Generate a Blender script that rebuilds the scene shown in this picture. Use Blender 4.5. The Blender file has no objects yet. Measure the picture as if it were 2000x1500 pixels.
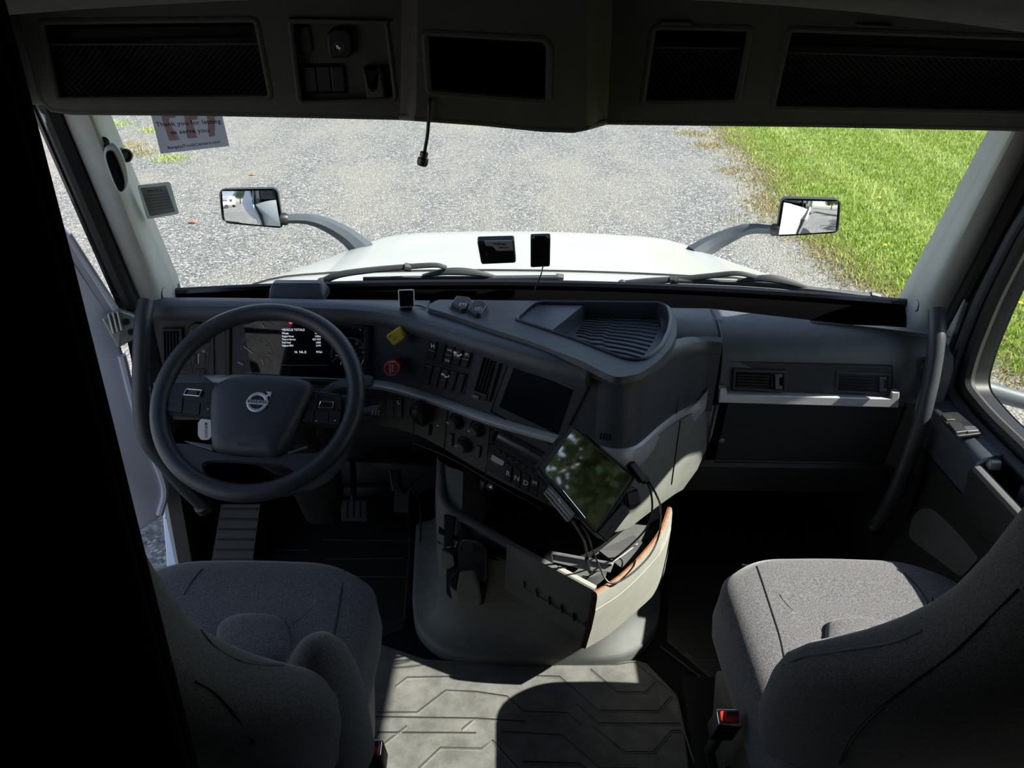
import bpy, bmesh, math, random
import numpy as np
from mathutils import Vector, Matrix
from mathutils.bvhtree import BVHTree
from mathutils.geometry import tessellate_polygon

random.seed(7)
RNG = np.random.default_rng(11)
SC = bpy.context.scene
COL = SC.collection

# ------------------------------------------------------------------ camera
F = 1500.0                       # focal length in pixels of the 2000 x 1500 frame
CAM = Vector((-0.072, 0.0, 1.58))
PITCH = math.radians(28.0)
ROLL = math.radians(0.85)
_fw = Vector((0, math.cos(PITCH), -math.sin(PITCH)))
_u0 = Vector((0, math.sin(PITCH), math.cos(PITCH)))
_r0 = Vector((1, 0, 0))
_R = _r0 * math.cos(ROLL) + _u0 * math.sin(ROLL)
_U = _u0 * math.cos(ROLL) - _r0 * math.sin(ROLL)
cam_data = bpy.data.cameras.new('camera')
cam = bpy.data.objects.new('camera', cam_data)
COL.objects.link(cam)
cam_data.sensor_width = 36.0
cam_data.lens = 36.0 * F / 2000.0
cam_data.clip_start = 0.02
cam_data.clip_end = 500
cam.matrix_world = Matrix(((_R.x, _U.x, -_fw.x, CAM.x), (_R.y, _U.y, -_fw.y, CAM.y),
                           (_R.z, _U.z, -_fw.z, CAM.z), (0, 0, 0, 1)))
SC.camera = cam

# ------------------------------------------------------------------ world, sun, exposure
SUN_TO = Vector((1.0, -0.14, 1.0)).normalized()       # direction towards the sun
world = bpy.data.worlds.new('world')
SC.world = world
world.use_nodes = True
wn = world.node_tree
wn.nodes.clear()
sky = wn.nodes.new('ShaderNodeTexSky')
sky.sky_type = 'NISHITA'
sky.sun_disc = False
sky.sun_elevation = math.asin(SUN_TO.z)
sky.sun_rotation = math.atan2(SUN_TO.x, SUN_TO.y)
sky.air_density = 1.0
sky.dust_density = 0.6
sky.ozone_density = 1.4
bg = wn.nodes.new('ShaderNodeBackground')
bg.inputs['Strength'].default_value = 0.17
wo = wn.nodes.new('ShaderNodeOutputWorld')
hs = wn.nodes.new('ShaderNodeHueSaturation')         # a hazier, less saturated sky
hs.inputs['Saturation'].default_value = 0.78
wn.links.new(sky.outputs[0], hs.inputs['Color'])
wn.links.new(hs.outputs[0], bg.inputs['Color'])
wn.links.new(bg.outputs[0], wo.inputs['Surface'])
sl = bpy.data.lights.new('sun', 'SUN')
sl.energy = 9.5
sl.angle = math.radians(0.55)
sl.color = (1.0, 0.95, 0.87)
so = bpy.data.objects.new('sun', sl)
COL.objects.link(so)
so.location = (6, 0, 8)
so.rotation_euler = SUN_TO.to_track_quat('Z', 'Y').to_euler()
SC.view_settings.view_transform = 'Standard'
SC.view_settings.look = 'None'
SC.view_settings.gamma = 1.0
SC.view_settings.use_curve_mapping = False
SC.view_settings.exposure = 0.42
SC.cycles.max_bounces = 10
SC.cycles.diffuse_bounces = 5
SC.cycles.transparent_max_bounces = 16
SC.cycles.sample_clamp_indirect = 6.0
SC.cycles.use_denoising = True
SC.cycles.caustics_reflective = False

# ------------------------------------------------------------------ picture <-> place
def ray(px, py):
    return (_fw + _R * ((px - 1000.0) / F) - _U * ((py - 750.0) / F))

def W(px, py, Y=None, Z=None, X=None):
    d = ray(px, py)
    if Y is not None: t = (Y - CAM.y) / d.y
    elif Z is not None: t = (Z - CAM.z) / d.z
    else: t = (X - CAM.x) / d.x
    return CAM + d * t

class Plane:
    def __init__(s, p, n): s.p = Vector(p); s.n = Vector(n).normalized()
    def hit(s, px, py):
        d = ray(px, py)
        return CAM + d * ((s.p - CAM).dot(s.n) / d.dot(s.n))
    def nrm(s, px, py):
        return s.n if s.n.dot(CAM - s.p) > 0 else -s.n
    def off(s, h):
        n = s.nrm(0, 0); return Plane(s.p + n * h, n)

def fitplane(surf, pix, lift=0.0):
    ns = sum((surf.nrm(*p) for p in pix), Vector()).normalized()
    return Plane(sum((surf.hit(*p) for p in pix), Vector()) / len(pix) + ns * lift, ns)

class Surf:
    def __init__(s, verts, faces):
        s.b = BVHTree.FromPolygons([tuple(v) for v in verts], faces)
    def _h(s, px, py):
        d = ray(px, py).normalized()
        loc, n, i, t = s.b.ray_cast(CAM, d)
        if loc is None:
            best = None
            for k in range(1, 220):
                for dx, dy in ((0, k), (k, 0), (-k, 0), (0, -k)):
                    d2 = ray(px + dx, py + dy).normalized()
                    l2, n2, i2, t2 = s.b.ray_cast(CAM, d2)
                    if l2 is not None:
                        dn = d.dot(n2)
                        if abs(dn) < .05: return l2, n2
                        return CAM + d * ((l2 - CAM).dot(n2) / dn), (n2 if n2.dot(d) < 0 else -n2)
            raise ValueError('no hit %s %s' % (px, py))
        return loc, (n if n.dot(d) < 0 else -n)
    def hit(s, px, py): return s._h(px, py)[0]
    def nrm(s, px, py): return s._h(px, py)[1]

# ------------------------------------------------------------------ materials
def lin(c):
    r = []
    for v in c:
        v /= 255.0
        r.append(v / 12.92 if v <= 0.04045 else ((v + 0.055) / 1.055) ** 2.4)
    return tuple(r)

MATS = {}
def mat(name, col, rough=.5, metal=0.0, var=0.0, vscale=8.0, bump=0.0, bscale=400.0, emit=None, estr=0.0, spec=.5,
        coat=0.0, sheen=0.0, trans=0.0):
    m = bpy.data.materials.new(name)
    m.use_nodes = True
    nt = m.node_tree
    b = nt.nodes['Principled BSDF']
    c = tuple(col) + (1.0,)
    b.inputs['Base Color'].default_value = c
    b.inputs['Roughness'].default_value = rough
    b.inputs['Metallic'].default_value = metal
    b.inputs['Specular IOR Level'].default_value = spec
    b.inputs['Coat Weight'].default_value = coat
    if sheen:
        b.inputs['Sheen Weight'].default_value = sheen
        b.inputs['Sheen Roughness'].default_value = .4
    if trans: b.inputs['Transmission Weight'].default_value = trans
    tc = nt.nodes.new('ShaderNodeTexCoord')
    if var:
        n = nt.nodes.new('ShaderNodeTexNoise')
        n.inputs['Scale'].default_value = vscale
        n.inputs['Detail'].default_value = 6
        nt.links.new(tc.outputs['Object'], n.inputs['Vector'])
        mr = nt.nodes.new('ShaderNodeMapRange')
        mr.inputs['From Min'].default_value = .3
        mr.inputs['From Max'].default_value = .7
        mr.inputs['To Min'].default_value = 1 - var
        mr.inputs['To Max'].default_value = 1 + var
        nt.links.new(n.outputs[0], mr.inputs['Value'])
        mx = nt.nodes.new('ShaderNodeVectorMath')
        mx.operation = 'SCALE'
        mx.inputs[0].default_value = c[:3]
        nt.links.new(mr.outputs[0], mx.inputs['Scale'])
        nt.links.new(mx.outputs[0], b.inputs['Base Color'])
    if bump:
        n2 = nt.nodes.new('ShaderNodeTexNoise')
        n2.inputs['Scale'].default_value = bscale
        n2.inputs['Detail'].default_value = 3
        nt.links.new(tc.outputs['Object'], n2.inputs['Vector'])
        bp = nt.nodes.new('ShaderNodeBump')
        bp.inputs['Strength'].default_value = bump
        bp.inputs['Distance'].default_value = .001
        nt.links.new(n2.outputs[0], bp.inputs['Height'])
        nt.links.new(bp.outputs[0], b.inputs['Normal'])
    if emit is not None:
        b.inputs['Emission Color'].default_value = tuple(emit) + (1.0,)
        b.inputs['Emission Strength'].default_value = estr
    MATS[name] = m
    return m

def glass_mat(name, tint, refl=1.0, rough=0.0, haze=0.0):
    m = bpy.data.materials.new(name)
    m.use_nodes = True
    nt = m.node_tree
    nt.nodes.clear()
    o = nt.nodes.new('ShaderNodeOutputMaterial')
    t = nt.nodes.new('ShaderNodeBsdfTransparent'); t.inputs[0].default_value = tuple(tint) + (1,)
    g = nt.nodes.new('ShaderNodeBsdfGlossy'); g.inputs['Roughness'].default_value = rough
    f = nt.nodes.new('ShaderNodeLayerWeight')          # Schlick reflectance from the angle, the same on both faces
    pw = nt.nodes.new('ShaderNodeMath'); pw.operation = 'POWER'; pw.inputs[1].default_value = 5
    mu = nt.nodes.new('ShaderNodeMath'); mu.operation = 'MULTIPLY_ADD'; mu.inputs[1].default_value = .9 * refl; mu.inputs[2].default_value = .055 * refl
    mx = nt.nodes.new('ShaderNodeMixShader')
    nt.links.new(f.outputs['Facing'], pw.inputs[0]); nt.links.new(pw.outputs[0], mu.inputs[0]); nt.links.new(mu.outputs[0], mx.inputs[0])
    nt.links.new(t.outputs[0], mx.inputs[1]); nt.links.new(g.outputs[0], mx.inputs[2])
    last = mx
    if haze:
        d = nt.nodes.new('ShaderNodeBsdfDiffuse'); d.inputs[0].default_value = (.8, .8, .78, 1)
        m2 = nt.nodes.new('ShaderNodeMixShader'); m2.inputs[0].default_value = haze
        nt.links.new(mx.outputs[0], m2.inputs[1]); nt.links.new(d.outputs[0], m2.inputs[2])
        last = m2
    nt.links.new(last.outputs[0], o.inputs['Surface'])
    MATS[name] = m
    return m

mat('dash', (.064, .073, .090), .42, var=.12, vscale=30, bump=.35, bscale=900)
mat('tray', (.060, .070, .092), .40, bump=.25, bscale=700)
mat('dash_pad', (.098, .108, .122), .42, var=.12, vscale=30, bump=.35, bscale=900)  # dash plastic again, made paler so its sunlit patch looks brighter
mat('dash_face', (.038, .043, .056), .45, var=.1, vscale=30, bump=.3, bscale=900)
mat('dash_low', (.030, .030, .031), .6, var=.12, vscale=20, bump=.3, bscale=800)
mat('console', (.24, .25, .225), .6, var=.1, vscale=25, bump=.4, bscale=900)
mat('console_dark', (.10, .105, .103), .6, var=.1, vscale=25, bump=.4, bscale=900)  # same plastic as console, with shade darkened into the colour
mat('drawer_face', (.30, .30, .265), .55, var=.06, vscale=30, bump=.2, bscale=600)
mat('black', (.012, .012, .013), .45)
mat('black_matt', (.010, .010, .011), .85, spec=.15)
mat('deep_black', (.003, .003, .0035), .9, spec=0)
mat('knee', (.050, .051, .052), .55, var=.1, vscale=25, bump=.3, bscale=800)
mat('black_gloss', (.008, .008, .010), .12, coat=.3)
mat('rubber', (.016, .016, .017), .6, bump=.3, bscale=300)
mat('switch', (.022, .023, .026), .4)
mat('door_trim', (.014, .014, .015), .6, bump=.3, bscale=800)
mat('silver', (.60, .61, .63), .34, metal=.25, var=.05, vscale=60)
mat('chrome', (.8, .8, .82), .12, metal=1.0)
mat('hub_mark', (.06, .062, .068), .5)
mat('silver_bright', (.72, .73, .76), .3, metal=.3)
mat('navy', (.02, .03, .09), .5)
mat('tag_plastic', (.72, .72, .78), .3)
mat('tablet_glass', (.004, .004, .006), .03, spec=1.0)
MATS['tablet_glass'].node_tree.nodes['Principled BSDF'].inputs['IOR'].default_value = 2.1
mat('bar_grey', (.15, .165, .16), .4, metal=.4)
mat('steel_dark', (.10, .09, .085), .35, metal=.7)
mat('navy_dark', (.03, .035, .07), .6)
mat('bar_light', (.42, .42, .40), .4)
mat('pod_white', (.62, .65, .68), .4)
mat('steel', (.42, .43, .42), .4, metal=.6, var=.15, vscale=40)
mat('wheel', (.042, .047, .056), .36, var=.1, vscale=40, bump=.3, bscale=1200)
mat('hub', (.044, .049, .064), .46, bump=.3, bscale=1200)
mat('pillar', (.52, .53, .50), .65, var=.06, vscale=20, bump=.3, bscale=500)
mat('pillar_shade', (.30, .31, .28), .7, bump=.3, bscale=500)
mat('header', (.085, .082, .074), .7, var=.07, vscale=18, bump=.5, bscale=700)
mat('headliner', (.22, .215, .205), .9, var=.08, vscale=40, bump=.4, bscale=500)
mat('white_paint', (.52, .53, .54), .25, coat=.5, var=.02, vscale=3)
mat('knob_dark', (.06, .065, .075), .4)
mat('door_white', (.62, .64, .74), .35, coat=.3)
mat('hood_paint', (.45, .462, .458), .3, coat=.4, var=.06, vscale=2.2)
mat('white', (.8, .8, .78), .5)
mat('white_mark', (.75, .77, .8), .5, emit=(.75, .8, .9), estr=.05)
mat('dim_mark', (.30, .32, .36), .5)
mat('yellow', (.62, .50, .035), .45, var=.1, vscale=60)
mat('red', (.27, .018, .018), .4)
mat('red_button', (.62, .03, .02), .35)
mat('red_mark', (.5, .03, .02), .5)
mat('orange', (.28, .13, .07), .5, var=.25, vscale=60)
mat('dark_wood', (.05, .022, .012), .5)
mat('curtain', (.007, .007, .008), 1.0, spec=.1, bump=.4, bscale=900)
mat('screen_off', (.006, .007, .012), .08, coat=.2)
mat('cluster_glass', (.006, .007, .011), .06, coat=.2)
mat('lcd', (.7, .75, .8), .4, emit=(.75, .8, .9), estr=.55)
mat('lamp_red', (.8, .02, .02), .4, emit=(1, .02, .03), estr=2.2)
mat('mirror', (.9, .92, .93), .015, metal=1.0)
mat('tree_bark', (.09, .065, .045), .9)
mat('tree_leaf', (.14, .18, .05), .6, var=.5, vscale=.6)
mat('dry_leaf', (.42, .12, .035), .7)
mat('dandelion', (.85, .6, .02), .7)
mat('tyre', (.02, .02, .02), .8)
mat('dark_glass', (.01, .012, .015), .05)
glass_mat('windshield', (.93, .97, .95), .75, haze=.006)
glass_mat('door_glass', (.90, .93, .90), .8, haze=.012)
glass_mat('tinted_glass', (.95, .86, .85), .8, haze=.03)

def fabric_mat(name, dark, light, scale=900):
    m = mat(name, dark, .95, sheen=.35)
    nt = m.node_tree; b = nt.nodes['Principled BSDF']
    tc = nt.nodes.new('ShaderNodeTexCoord')
    n = nt.nodes.new('ShaderNodeTexNoise'); n.inputs['Scale'].default_value = scale; n.inputs['Detail'].default_value = 3
    n.inputs['Roughness'].default_value = .7
    nt.links.new(tc.outputs['Object'], n.inputs['Vector'])
    r = nt.nodes.new('ShaderNodeValToRGB')
    r.color_ramp.elements[0].position = .36; r.color_ramp.elements[0].color = tuple(dark) + (1,)
    r.color_ramp.elements[1].position = .68; r.color_ramp.elements[1].color = tuple(light) + (1,)
    nt.links.new(n.outputs[0], r.inputs[0]); nt.links.new(r.outputs[0], b.inputs['Base Color'])
    bp = nt.nodes.new('ShaderNodeBump'); bp.inputs['Strength'].default_value = .5; bp.inputs['Distance'].default_value = .0015
    nt.links.new(n.outputs[0], bp.inputs['Height']); nt.links.new(bp.outputs[0], b.inputs['Normal'])
    return m
def paper_mat(name, col, tr=.5):
    m = mat(name, col, .8)
    nt = m.node_tree; b = nt.nodes['Principled BSDF']; o = nt.nodes['Material Output']
    t = nt.nodes.new('ShaderNodeBsdfTranslucent'); t.inputs[0].default_value = tuple(col) + (1,)
    mx = nt.nodes.new('ShaderNodeMixShader'); mx.inputs[0].default_value = tr
    nt.links.new(b.outputs[0], mx.inputs[1]); nt.links.new(t.outputs[0], mx.inputs[2]); nt.links.new(mx.outputs[0], o.inputs['Surface'])
paper_mat('paper', (.72, .71, .76)); paper_mat('paper_pink', (.74, .55, .57)); paper_mat('paper_grey', (.50, .51, .49)); paper_mat('paper_lilac', (.46, .47, .62)); paper_mat('paper_clear', (.62, .62, .60), .7)
fabric_mat('seat_fabric', (.044, .043, .052), (.205, .197, .205), 420)
fabric_mat('back_fabric', (.042, .040, .041), (.13, .125, .125), 420)

def mat_floor():
    m = mat('floor_mat', (.06, .06, .057), .75)
    nt = m.node_tree; b = nt.nodes['Principled BSDF']
    tc = nt.nodes.new('ShaderNodeTexCoord')
    n = nt.nodes.new('ShaderNodeTexNoise'); n.inputs['Scale'].default_value = 14; n.inputs['Detail'].default_value = 8; n.inputs['Roughness'].default_value = .68
    nt.links.new(tc.outputs['Object'], n.inputs['Vector'])
    r = nt.nodes.new('ShaderNodeValToRGB')
    e = r.color_ramp.elements
    e[0].position = .40; e[0].color = (.10, .10, .094, 1)
    e[1].position = .72; e[1].color = (.20, .20, .187, 1)
    nt.links.new(n.outputs[0], r.inputs[0]); nt.links.new(r.outputs[0], b.inputs['Base Color'])
    v = nt.nodes.new('ShaderNodeTexNoise'); v.inputs['Scale'].default_value = 260; v.inputs['Detail'].default_value = 2
    nt.links.new(tc.outputs['Object'], v.inputs['Vector'])
    bp = nt.nodes.new('ShaderNodeBump'); bp.inputs['Strength'].default_value = .3; bp.inputs['Distance'].default_value = .001
    nt.links.new(v.outputs[0], bp.inputs['Height']); nt.links.new(bp.outputs[0], b.inputs['Normal'])
mat_floor()

def mat_gravel():
    m = mat('gravel', (.4, .4, .39), .9)
    nt = m.node_tree; b = nt.nodes['Principled BSDF']; L = nt.links.new
    tc = nt.nodes.new('ShaderNodeTexCoord')
    v = nt.nodes.new('ShaderNodeTexVoronoi'); v.inputs['Scale'].default_value = 44
    L(tc.outputs['Object'], v.inputs['Vector'])
    sep = nt.nodes.new('ShaderNodeSeparateColor'); L(v.outputs['Color'], sep.inputs[0])
    r = nt.nodes.new('ShaderNodeValToRGB'); e = r.color_ramp.elements
    e[0].position = 0; e[0].color = (.055, .058, .062, 1)
    e[1].position = 1; e[1].color = (.42, .415, .40, 1)
    x = e.new(.45); x.color = (.142, .146, .148, 1)
    x = e.new(.8); x.color = (.215, .214, .206, 1)
    L(sep.outputs[0], r.inputs[0])
    # dusty, finer, paler tracks
    n = nt.nodes.new('ShaderNodeTexNoise'); n.inputs['Scale'].default_value = .75; n.inputs['Detail'].default_value = 7; n.inputs['Roughness'].default_value = .62
    mp = nt.nodes.new('ShaderNodeMapping'); mp.inputs['Scale'].default_value = (1.0, .38, 1); mp.inputs['Rotation'].default_value = (0, 0, .35)
    L(tc.outputs['Object'], mp.inputs['Vector']); L(mp.outputs[0], n.inputs['Vector'])
    rr = nt.nodes.new('ShaderNodeValToRGB'); q = rr.color_ramp.elements
    q[0].position = .43; q[0].color = (0, 0, 0, 1); q[1].position = .62; q[1].color = (.6, .6, .6, 1)
    L(n.outputs[0], rr.inputs[0])
    f = nt.nodes.new('ShaderNodeTexNoise'); f.inputs['Scale'].default_value = 90; f.inputs['Detail'].default_value = 3
    L(tc.outputs['Object'], f.inputs['Vector'])
    fr = nt.nodes.new('ShaderNodeValToRGB'); q = fr.color_ramp.elements
    q[0].position = .3; q[0].color = (.18, .168, .145, 1); q[1].position = .75; q[1].color = (.33, .31, .27, 1)
    L(f.outputs[0], fr.inputs[0])
    mx = nt.nodes.new('ShaderNodeMix'); mx.data_type = 'RGBA'
    L(rr.outputs[0], mx.inputs[0]); L(r.outputs[0], mx.inputs[6]); L(fr.outputs[0], mx.inputs[7])
    L(mx.outputs[2], b.inputs['Base Color'])
    inv = nt.nodes.new('ShaderNodeMath'); inv.operation = 'SUBTRACT'; inv.inputs[0].default_value = 1; L(v.outputs['Distance'], inv.inputs[1])
    bp = nt.nodes.new('ShaderNodeBump'); bp.inputs['Strength'].default_value = .8; bp.inputs['Distance'].default_value = .018
    L(inv.outputs[0], bp.inputs['Height']); L(bp.outputs[0], b.inputs['Normal'])
mat_gravel()

def mat_lawn():
    m = mat('lawn', (.2, .3, .05), .9)
    nt = m.node_tree; b = nt.nodes['Principled BSDF']; L = nt.links.new
    tc = nt.nodes.new('ShaderNodeTexCoord')
    n = nt.nodes.new('ShaderNodeTexNoise'); n.inputs['Scale'].default_value = 5; n.inputs['Detail'].default_value = 8
    L(tc.outputs['Object'], n.inputs['Vector'])
    r = nt.nodes.new('ShaderNodeValToRGB'); e = r.color_ramp.elements
    e[0].position = .35; e[0].color = (.07, .11, .012, 1); e[1].position = .65; e[1].color = (.20, .24, .06, 1)
    L(n.outputs[0], r.inputs[0]); L(r.outputs[0], b.inputs['Base Color'])
mat_lawn()

def mat_blade(name, c0, c1):
    m = mat(name, c0, .55, spec=.4)
    nt = m.node_tree; b = nt.nodes['Principled BSDF']; L = nt.links.new
    a = nt.nodes.new('ShaderNodeAttribute'); a.attribute_name = 'tone'
    r = nt.nodes.new('ShaderNodeValToRGB'); e = r.color_ramp.elements
    e[0].color = tuple(c0) + (1,); e[1].color = tuple(c1) + (1,)
    L(a.outputs['Fac'], r.inputs[0]); L(r.outputs[0], b.inputs['Base Color'])
    t = nt.nodes.new('ShaderNodeBsdfTranslucent'); L(r.outputs[0], t.inputs[0])
    mx = nt.nodes.new('ShaderNodeMixShader'); mx.inputs[0].default_value = .3
    o = nt.nodes['Material Output']
    L(b.outputs[0], mx.inputs[1]); L(t.outputs[0], mx.inputs[2]); L(mx.outputs[0], o.inputs['Surface'])
mat_blade('blade', (.19, .31, .012), (.54, .62, .20))
mat_blade('dry_blade', (.27, .23, .09), (.50, .44, .22))

# ------------------------------------------------------------------ mesh helpers
def link(o, parent=None):
    COL.objects.link(o)
    if parent is not None: o.parent = parent
    return o

def thing(name, label, cat, loc=(0, 0, 0), group=None):
    o = bpy.data.objects.new(name, None)
    o.empty_display_size = .05
    COL.objects.link(o)
    o.location = loc
    o['label'] = label; o['category'] = cat
    if group: o['group'] = group
    return o

def tag(o, label=None, cat=None, group=None, kind=None):
    if label: o['label'] = label
    if cat: o['category'] = cat
    if group: o['group'] = group
    if kind: o['kind'] = kind
    return o

def root_of(p):
    v = Vector((0, 0, 0))
    while p is not None:
        v += p.location; p = p.parent
    return v

def mesh(name, verts, faces, m, parent=None, smooth=True, angle=35, origin=None):
    """verts are world coordinates; the object sits at its parent's origin (or at `origin`)."""
    base = root_of(parent)
    o0 = Vector(origin) if origin is not None else base
    me = bpy.data.meshes.new(name)
    me.from_pydata([tuple(Vector(v) - o0) for v in verts], [], faces)
    me.materials.append(MATS[m] if isinstance(m, str) else m)
    bm = bmesh.new(); bm.from_mesh(me)
    bmesh.ops.remove_doubles(bm, verts=bm.verts, dist=1e-6)
    bmesh.ops.recalc_face_normals(bm, faces=bm.faces)
    bm.to_mesh(me); bm.free()
    if smooth:
        me.polygons.foreach_set('use_smooth', [True] * len(me.polygons))
        me.set_sharp_from_angle(angle=math.radians(angle))
    me.update()
    o = bpy.data.objects.new(name, me)
    o.location = o0 - base
    return link(o, parent)

def struct(name, verts, faces, m, parent=None, **k):
    o = mesh(name, verts, faces, m, parent, **k)
    if parent is None: o['kind'] = 'structure'
    return o

def loft_vf(rings, closed=True, cap0=False, cap1=False):
    n = len(rings[0]); V = []; Fc = []
    for r in rings: V += [Vector(p) for p in r]
    for i in range(len(rings) - 1):
        for j in range(n if closed else n - 1):
            k = (j + 1) % n
            Fc.append((i * n + j, i * n + k, (i + 1) * n + k, (i + 1) * n + j))
    if cap0: Fc.append(tuple(range(n - 1, -1, -1)))
    if cap1: Fc.append(tuple((len(rings) - 1) * n + j for j in range(n)))
    return V, Fc

def loft(name, rings, m, parent=None, closed=True, cap0=False, cap1=False, **k):
    V, Fc = loft_vf(rings, closed, cap0, cap1)
    return mesh(name, V, Fc, m, parent, **k)

def cr(pts, n=8, closed=False):
    """Catmull-Rom through pts."""
    P = [Vector(p) for p in pts]; out = []
    N = len(P)
    for i in range(N if closed else N - 1):
        if closed: a, b, c, d = P[(i - 1) % N], P[i], P[(i + 1) % N], P[(i + 2) % N]
        else:
            b, c = P[i], P[i + 1]
            a = P[i - 1] if i > 0 else b * 2 - c
            d = P[i + 2] if i + 2 < N else c * 2 - b
        for k in range(n):
            t = k / n
            out.append(.5 * ((2 * b) + (c - a) * t + (2 * a - 5 * b + 4 * c - d) * t * t + (3 * b - a - 3 * c + d) * t ** 3))
    if not closed: out.append(P[-1].copy())
    return out

def tube_vf(pts, r, seg=8, closed=False, cap=True, flat=1.0, up=None):
    P = [Vector(p) for p in pts]; n = len(P)
    rs = r if isinstance(r, (list, tuple)) else [r] * n
    rings = []; prev = None
    for i in range(n):
        if closed: t = (P[(i + 1) % n] - P[(i - 1) % n])
        else: t = P[min(i + 1, n - 1)] - P[max(i - 1, 0)]
        t.normalize()
        if prev is None:
            a = Vector(up) if up is not None else (Vector((0, 0, 1)) if abs(t.z) < .9 else Vector((1, 0, 0)))
            u = (a - t * a.dot(t)).normalized()
        else:
            u = (prev - t * prev.dot(t)).normalized()
        prev = u; v = t.cross(u)
        rings.append([P[i] + (u * math.cos(2 * math.pi * k / seg) * flat + v * math.sin(2 * math.pi * k / seg)) * rs[i] for k in range(seg)])
    if closed: rings.append(rings[0])
    return loft_vf(rings, True, cap and not closed, cap and not closed)

def tube(name, pts, r, m, parent=None, seg=8, closed=False, smooth_n=0, flat=1.0, up=None, **k):
    if smooth_n: pts = cr(pts, smooth_n, closed)
    V, Fc = tube_vf(pts, r, seg, closed, True, flat, up)
    return mesh(name, V, Fc, m, parent, **k)

def basis(n, ref=None):
    n = Vector(n).normalized()
    a = Vector(ref) if ref is not None else (Vector((1, 0, 0)) if abs(n.x) < .9 else Vector((0, 1, 0)))
    e1 = (a - n * a.dot(n)).normalized()
    return e1, n.cross(e1), n

def newell(P):
    n = Vector((0, 0, 0))
    for i in range(len(P)):
        a, b = P[i], P[(i + 1) % len(P)]
        n += Vector(((a.y - b.y) * (a.z + b.z), (a.z - b.z) * (a.x + b.x), (a.x - b.x) * (a.y + b.y)))
    return n.normalized()

def rnd2(P, r, seg=4):
    """round the corners of a 2-D polygon."""
    if r <= 0: return P
    out = []; n = len(P)
    for i in range(n):
        a, b, c = P[i - 1], P[i], P[(i + 1) % n]
        u = (a[0] - b[0], a[1] - b[1]); v = (c[0] - b[0], c[1] - b[1])
        lu = math.hypot(*u); lv = math.hypot(*v)
        rr = min(r, lu * .45, lv * .45)
        p0 = (b[0] + u[0] / lu * rr, b[1] + u[1] / lu * rr); p1 = (b[0] + v[0] / lv * rr, b[1] + v[1] / lv * rr)
        for k in range(seg + 1):
            t = k / seg
            out.append(((1 - t) ** 2 * p0[0] + 2 * t * (1 - t) * b[0] + t * t * p1[0], (1 - t) ** 2 * p0[1] + 2 * t * (1 - t) * b[1] + t * t * p1[1]))
    return out

def inset2(P, d):
    """inset a counter-clockwise 2-D polygon by d (mitred)."""
    n = len(P); out = []
    for i in range(n):
        a, b, c = P[i - 1], P[i], P[(i + 1) % n]
        u = (b[0] - a[0], b[1] - a[1]); v = (c[0] - b[0], c[1] - b[1])
        lu = math.hypot(*u) or 1e-9; lv = math.hypot(*v) or 1e-9
        n1 = (-u[1] / lu, u[0] / lu); n2 = (-v[1] / lv, v[0] / lv)
        mx, my = n1[0] + n2[0], n1[1] + n2[1]
        l = math.hypot(mx, my) or 1e-9
        mx /= l; my /= l
        k = d / max(.35, mx * n1[0] + my * n1[1])
        out.append((b[0] + mx * k, b[1] + my * k))
    return out

def to2(pts, n):
    P = [Vector(p) for p in pts]
    c = sum(P, Vector()) / len(P)
    e1, e2, n = basis(n)
    Q = [((p - c).dot(e1), (p - c).dot(e2)) for p in P]
    A = sum(Q[i][0] * Q[(i + 1) % len(Q)][1] - Q[(i + 1) % len(Q)][0] * Q[i][1] for i in range(len(Q)))
    if A < 0: Q.reverse()
    return c, e1, e2, n, Q

def slab_vf(pts, h, n, r=0, bev=.0015, back=.002, seg=4, draft=0.0):
    c, e1, e2, n, Q = to2(pts, n)
    bev = min(bev, max(h, 1e-5) * .9)
    if 0 < r < bev * 1.4 + draft: r = bev * 1.4 + draft
    Q = to2(pts, n)[4]; Q = rnd2(Q, r, seg)
    spec = [(0, -back), (draft * .7, h - bev), (draft + bev * .35, h - bev * .35), (draft + bev, h)]
    rings = []
    for ins, z in spec:
        q = inset2(Q, ins) if ins else Q
        rings.append([c + e1 * a + e2 * b + n * z for a, b in q])
    return loft_vf(rings, True, True, True)

def slab(name, pts, h, m, parent=None, n=None, r=0, bev=.0015, back=.002, seg=5, draft=0.0, **k):
    k.setdefault('angle', 20)
    P = [Vector(p) for p in pts]
    if n is None:
        n = newell(P)
        if n.dot(CAM - P[0]) < 0: n = -n
    V, Fc = slab_vf(P, h, n, r, bev, back, seg, draft)
    return mesh(name, V, Fc, m, parent, **k)

def pslab(name, surf, pix, h, m, parent=None, lift=0.0, **k):
    """slab on a surface of the scene, its outline measured in the photograph."""
    ns = k.pop('n', None)
    ns = Vector(ns) if ns is not None else sum((surf.nrm(*p) for p in pix), Vector()).normalized()
    pts = [surf.hit(*p) + ns * lift for p in pix]
    return slab(name, pts, h, m, parent, n=ns, **k)

def frame_vf(pts, w, h, n, r=0, back=.002, seg=4, r_in=None):
    c, e1, e2, n, Q = to2(pts, n)
    Q = rnd2(Q, r, seg); I = inset2(Q, w)
    b = min(h, w) * .3
    spec = [(Q, -back), (Q, h - b), (inset2(Q, b), h), (inset2(Q, w - b), h), (I, h - b), (I, -back)]
    return loft_vf([[c + e1 * a + e2 * bb + n * z for a, bb in q] for q, z in spec])

def frame(name, pts, w, h, m, parent=None, n=None, r=0, back=.002, seg=4, **k):
    P = [Vector(p) for p in pts]
    if n is None:
        n = newell(P)
        if n.dot(CAM - P[0]) < 0: n = -n
    V, Fc = frame_vf(P, w, h, n, r, back, seg)
    return mesh(name, V, Fc, m, parent, **k)

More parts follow.
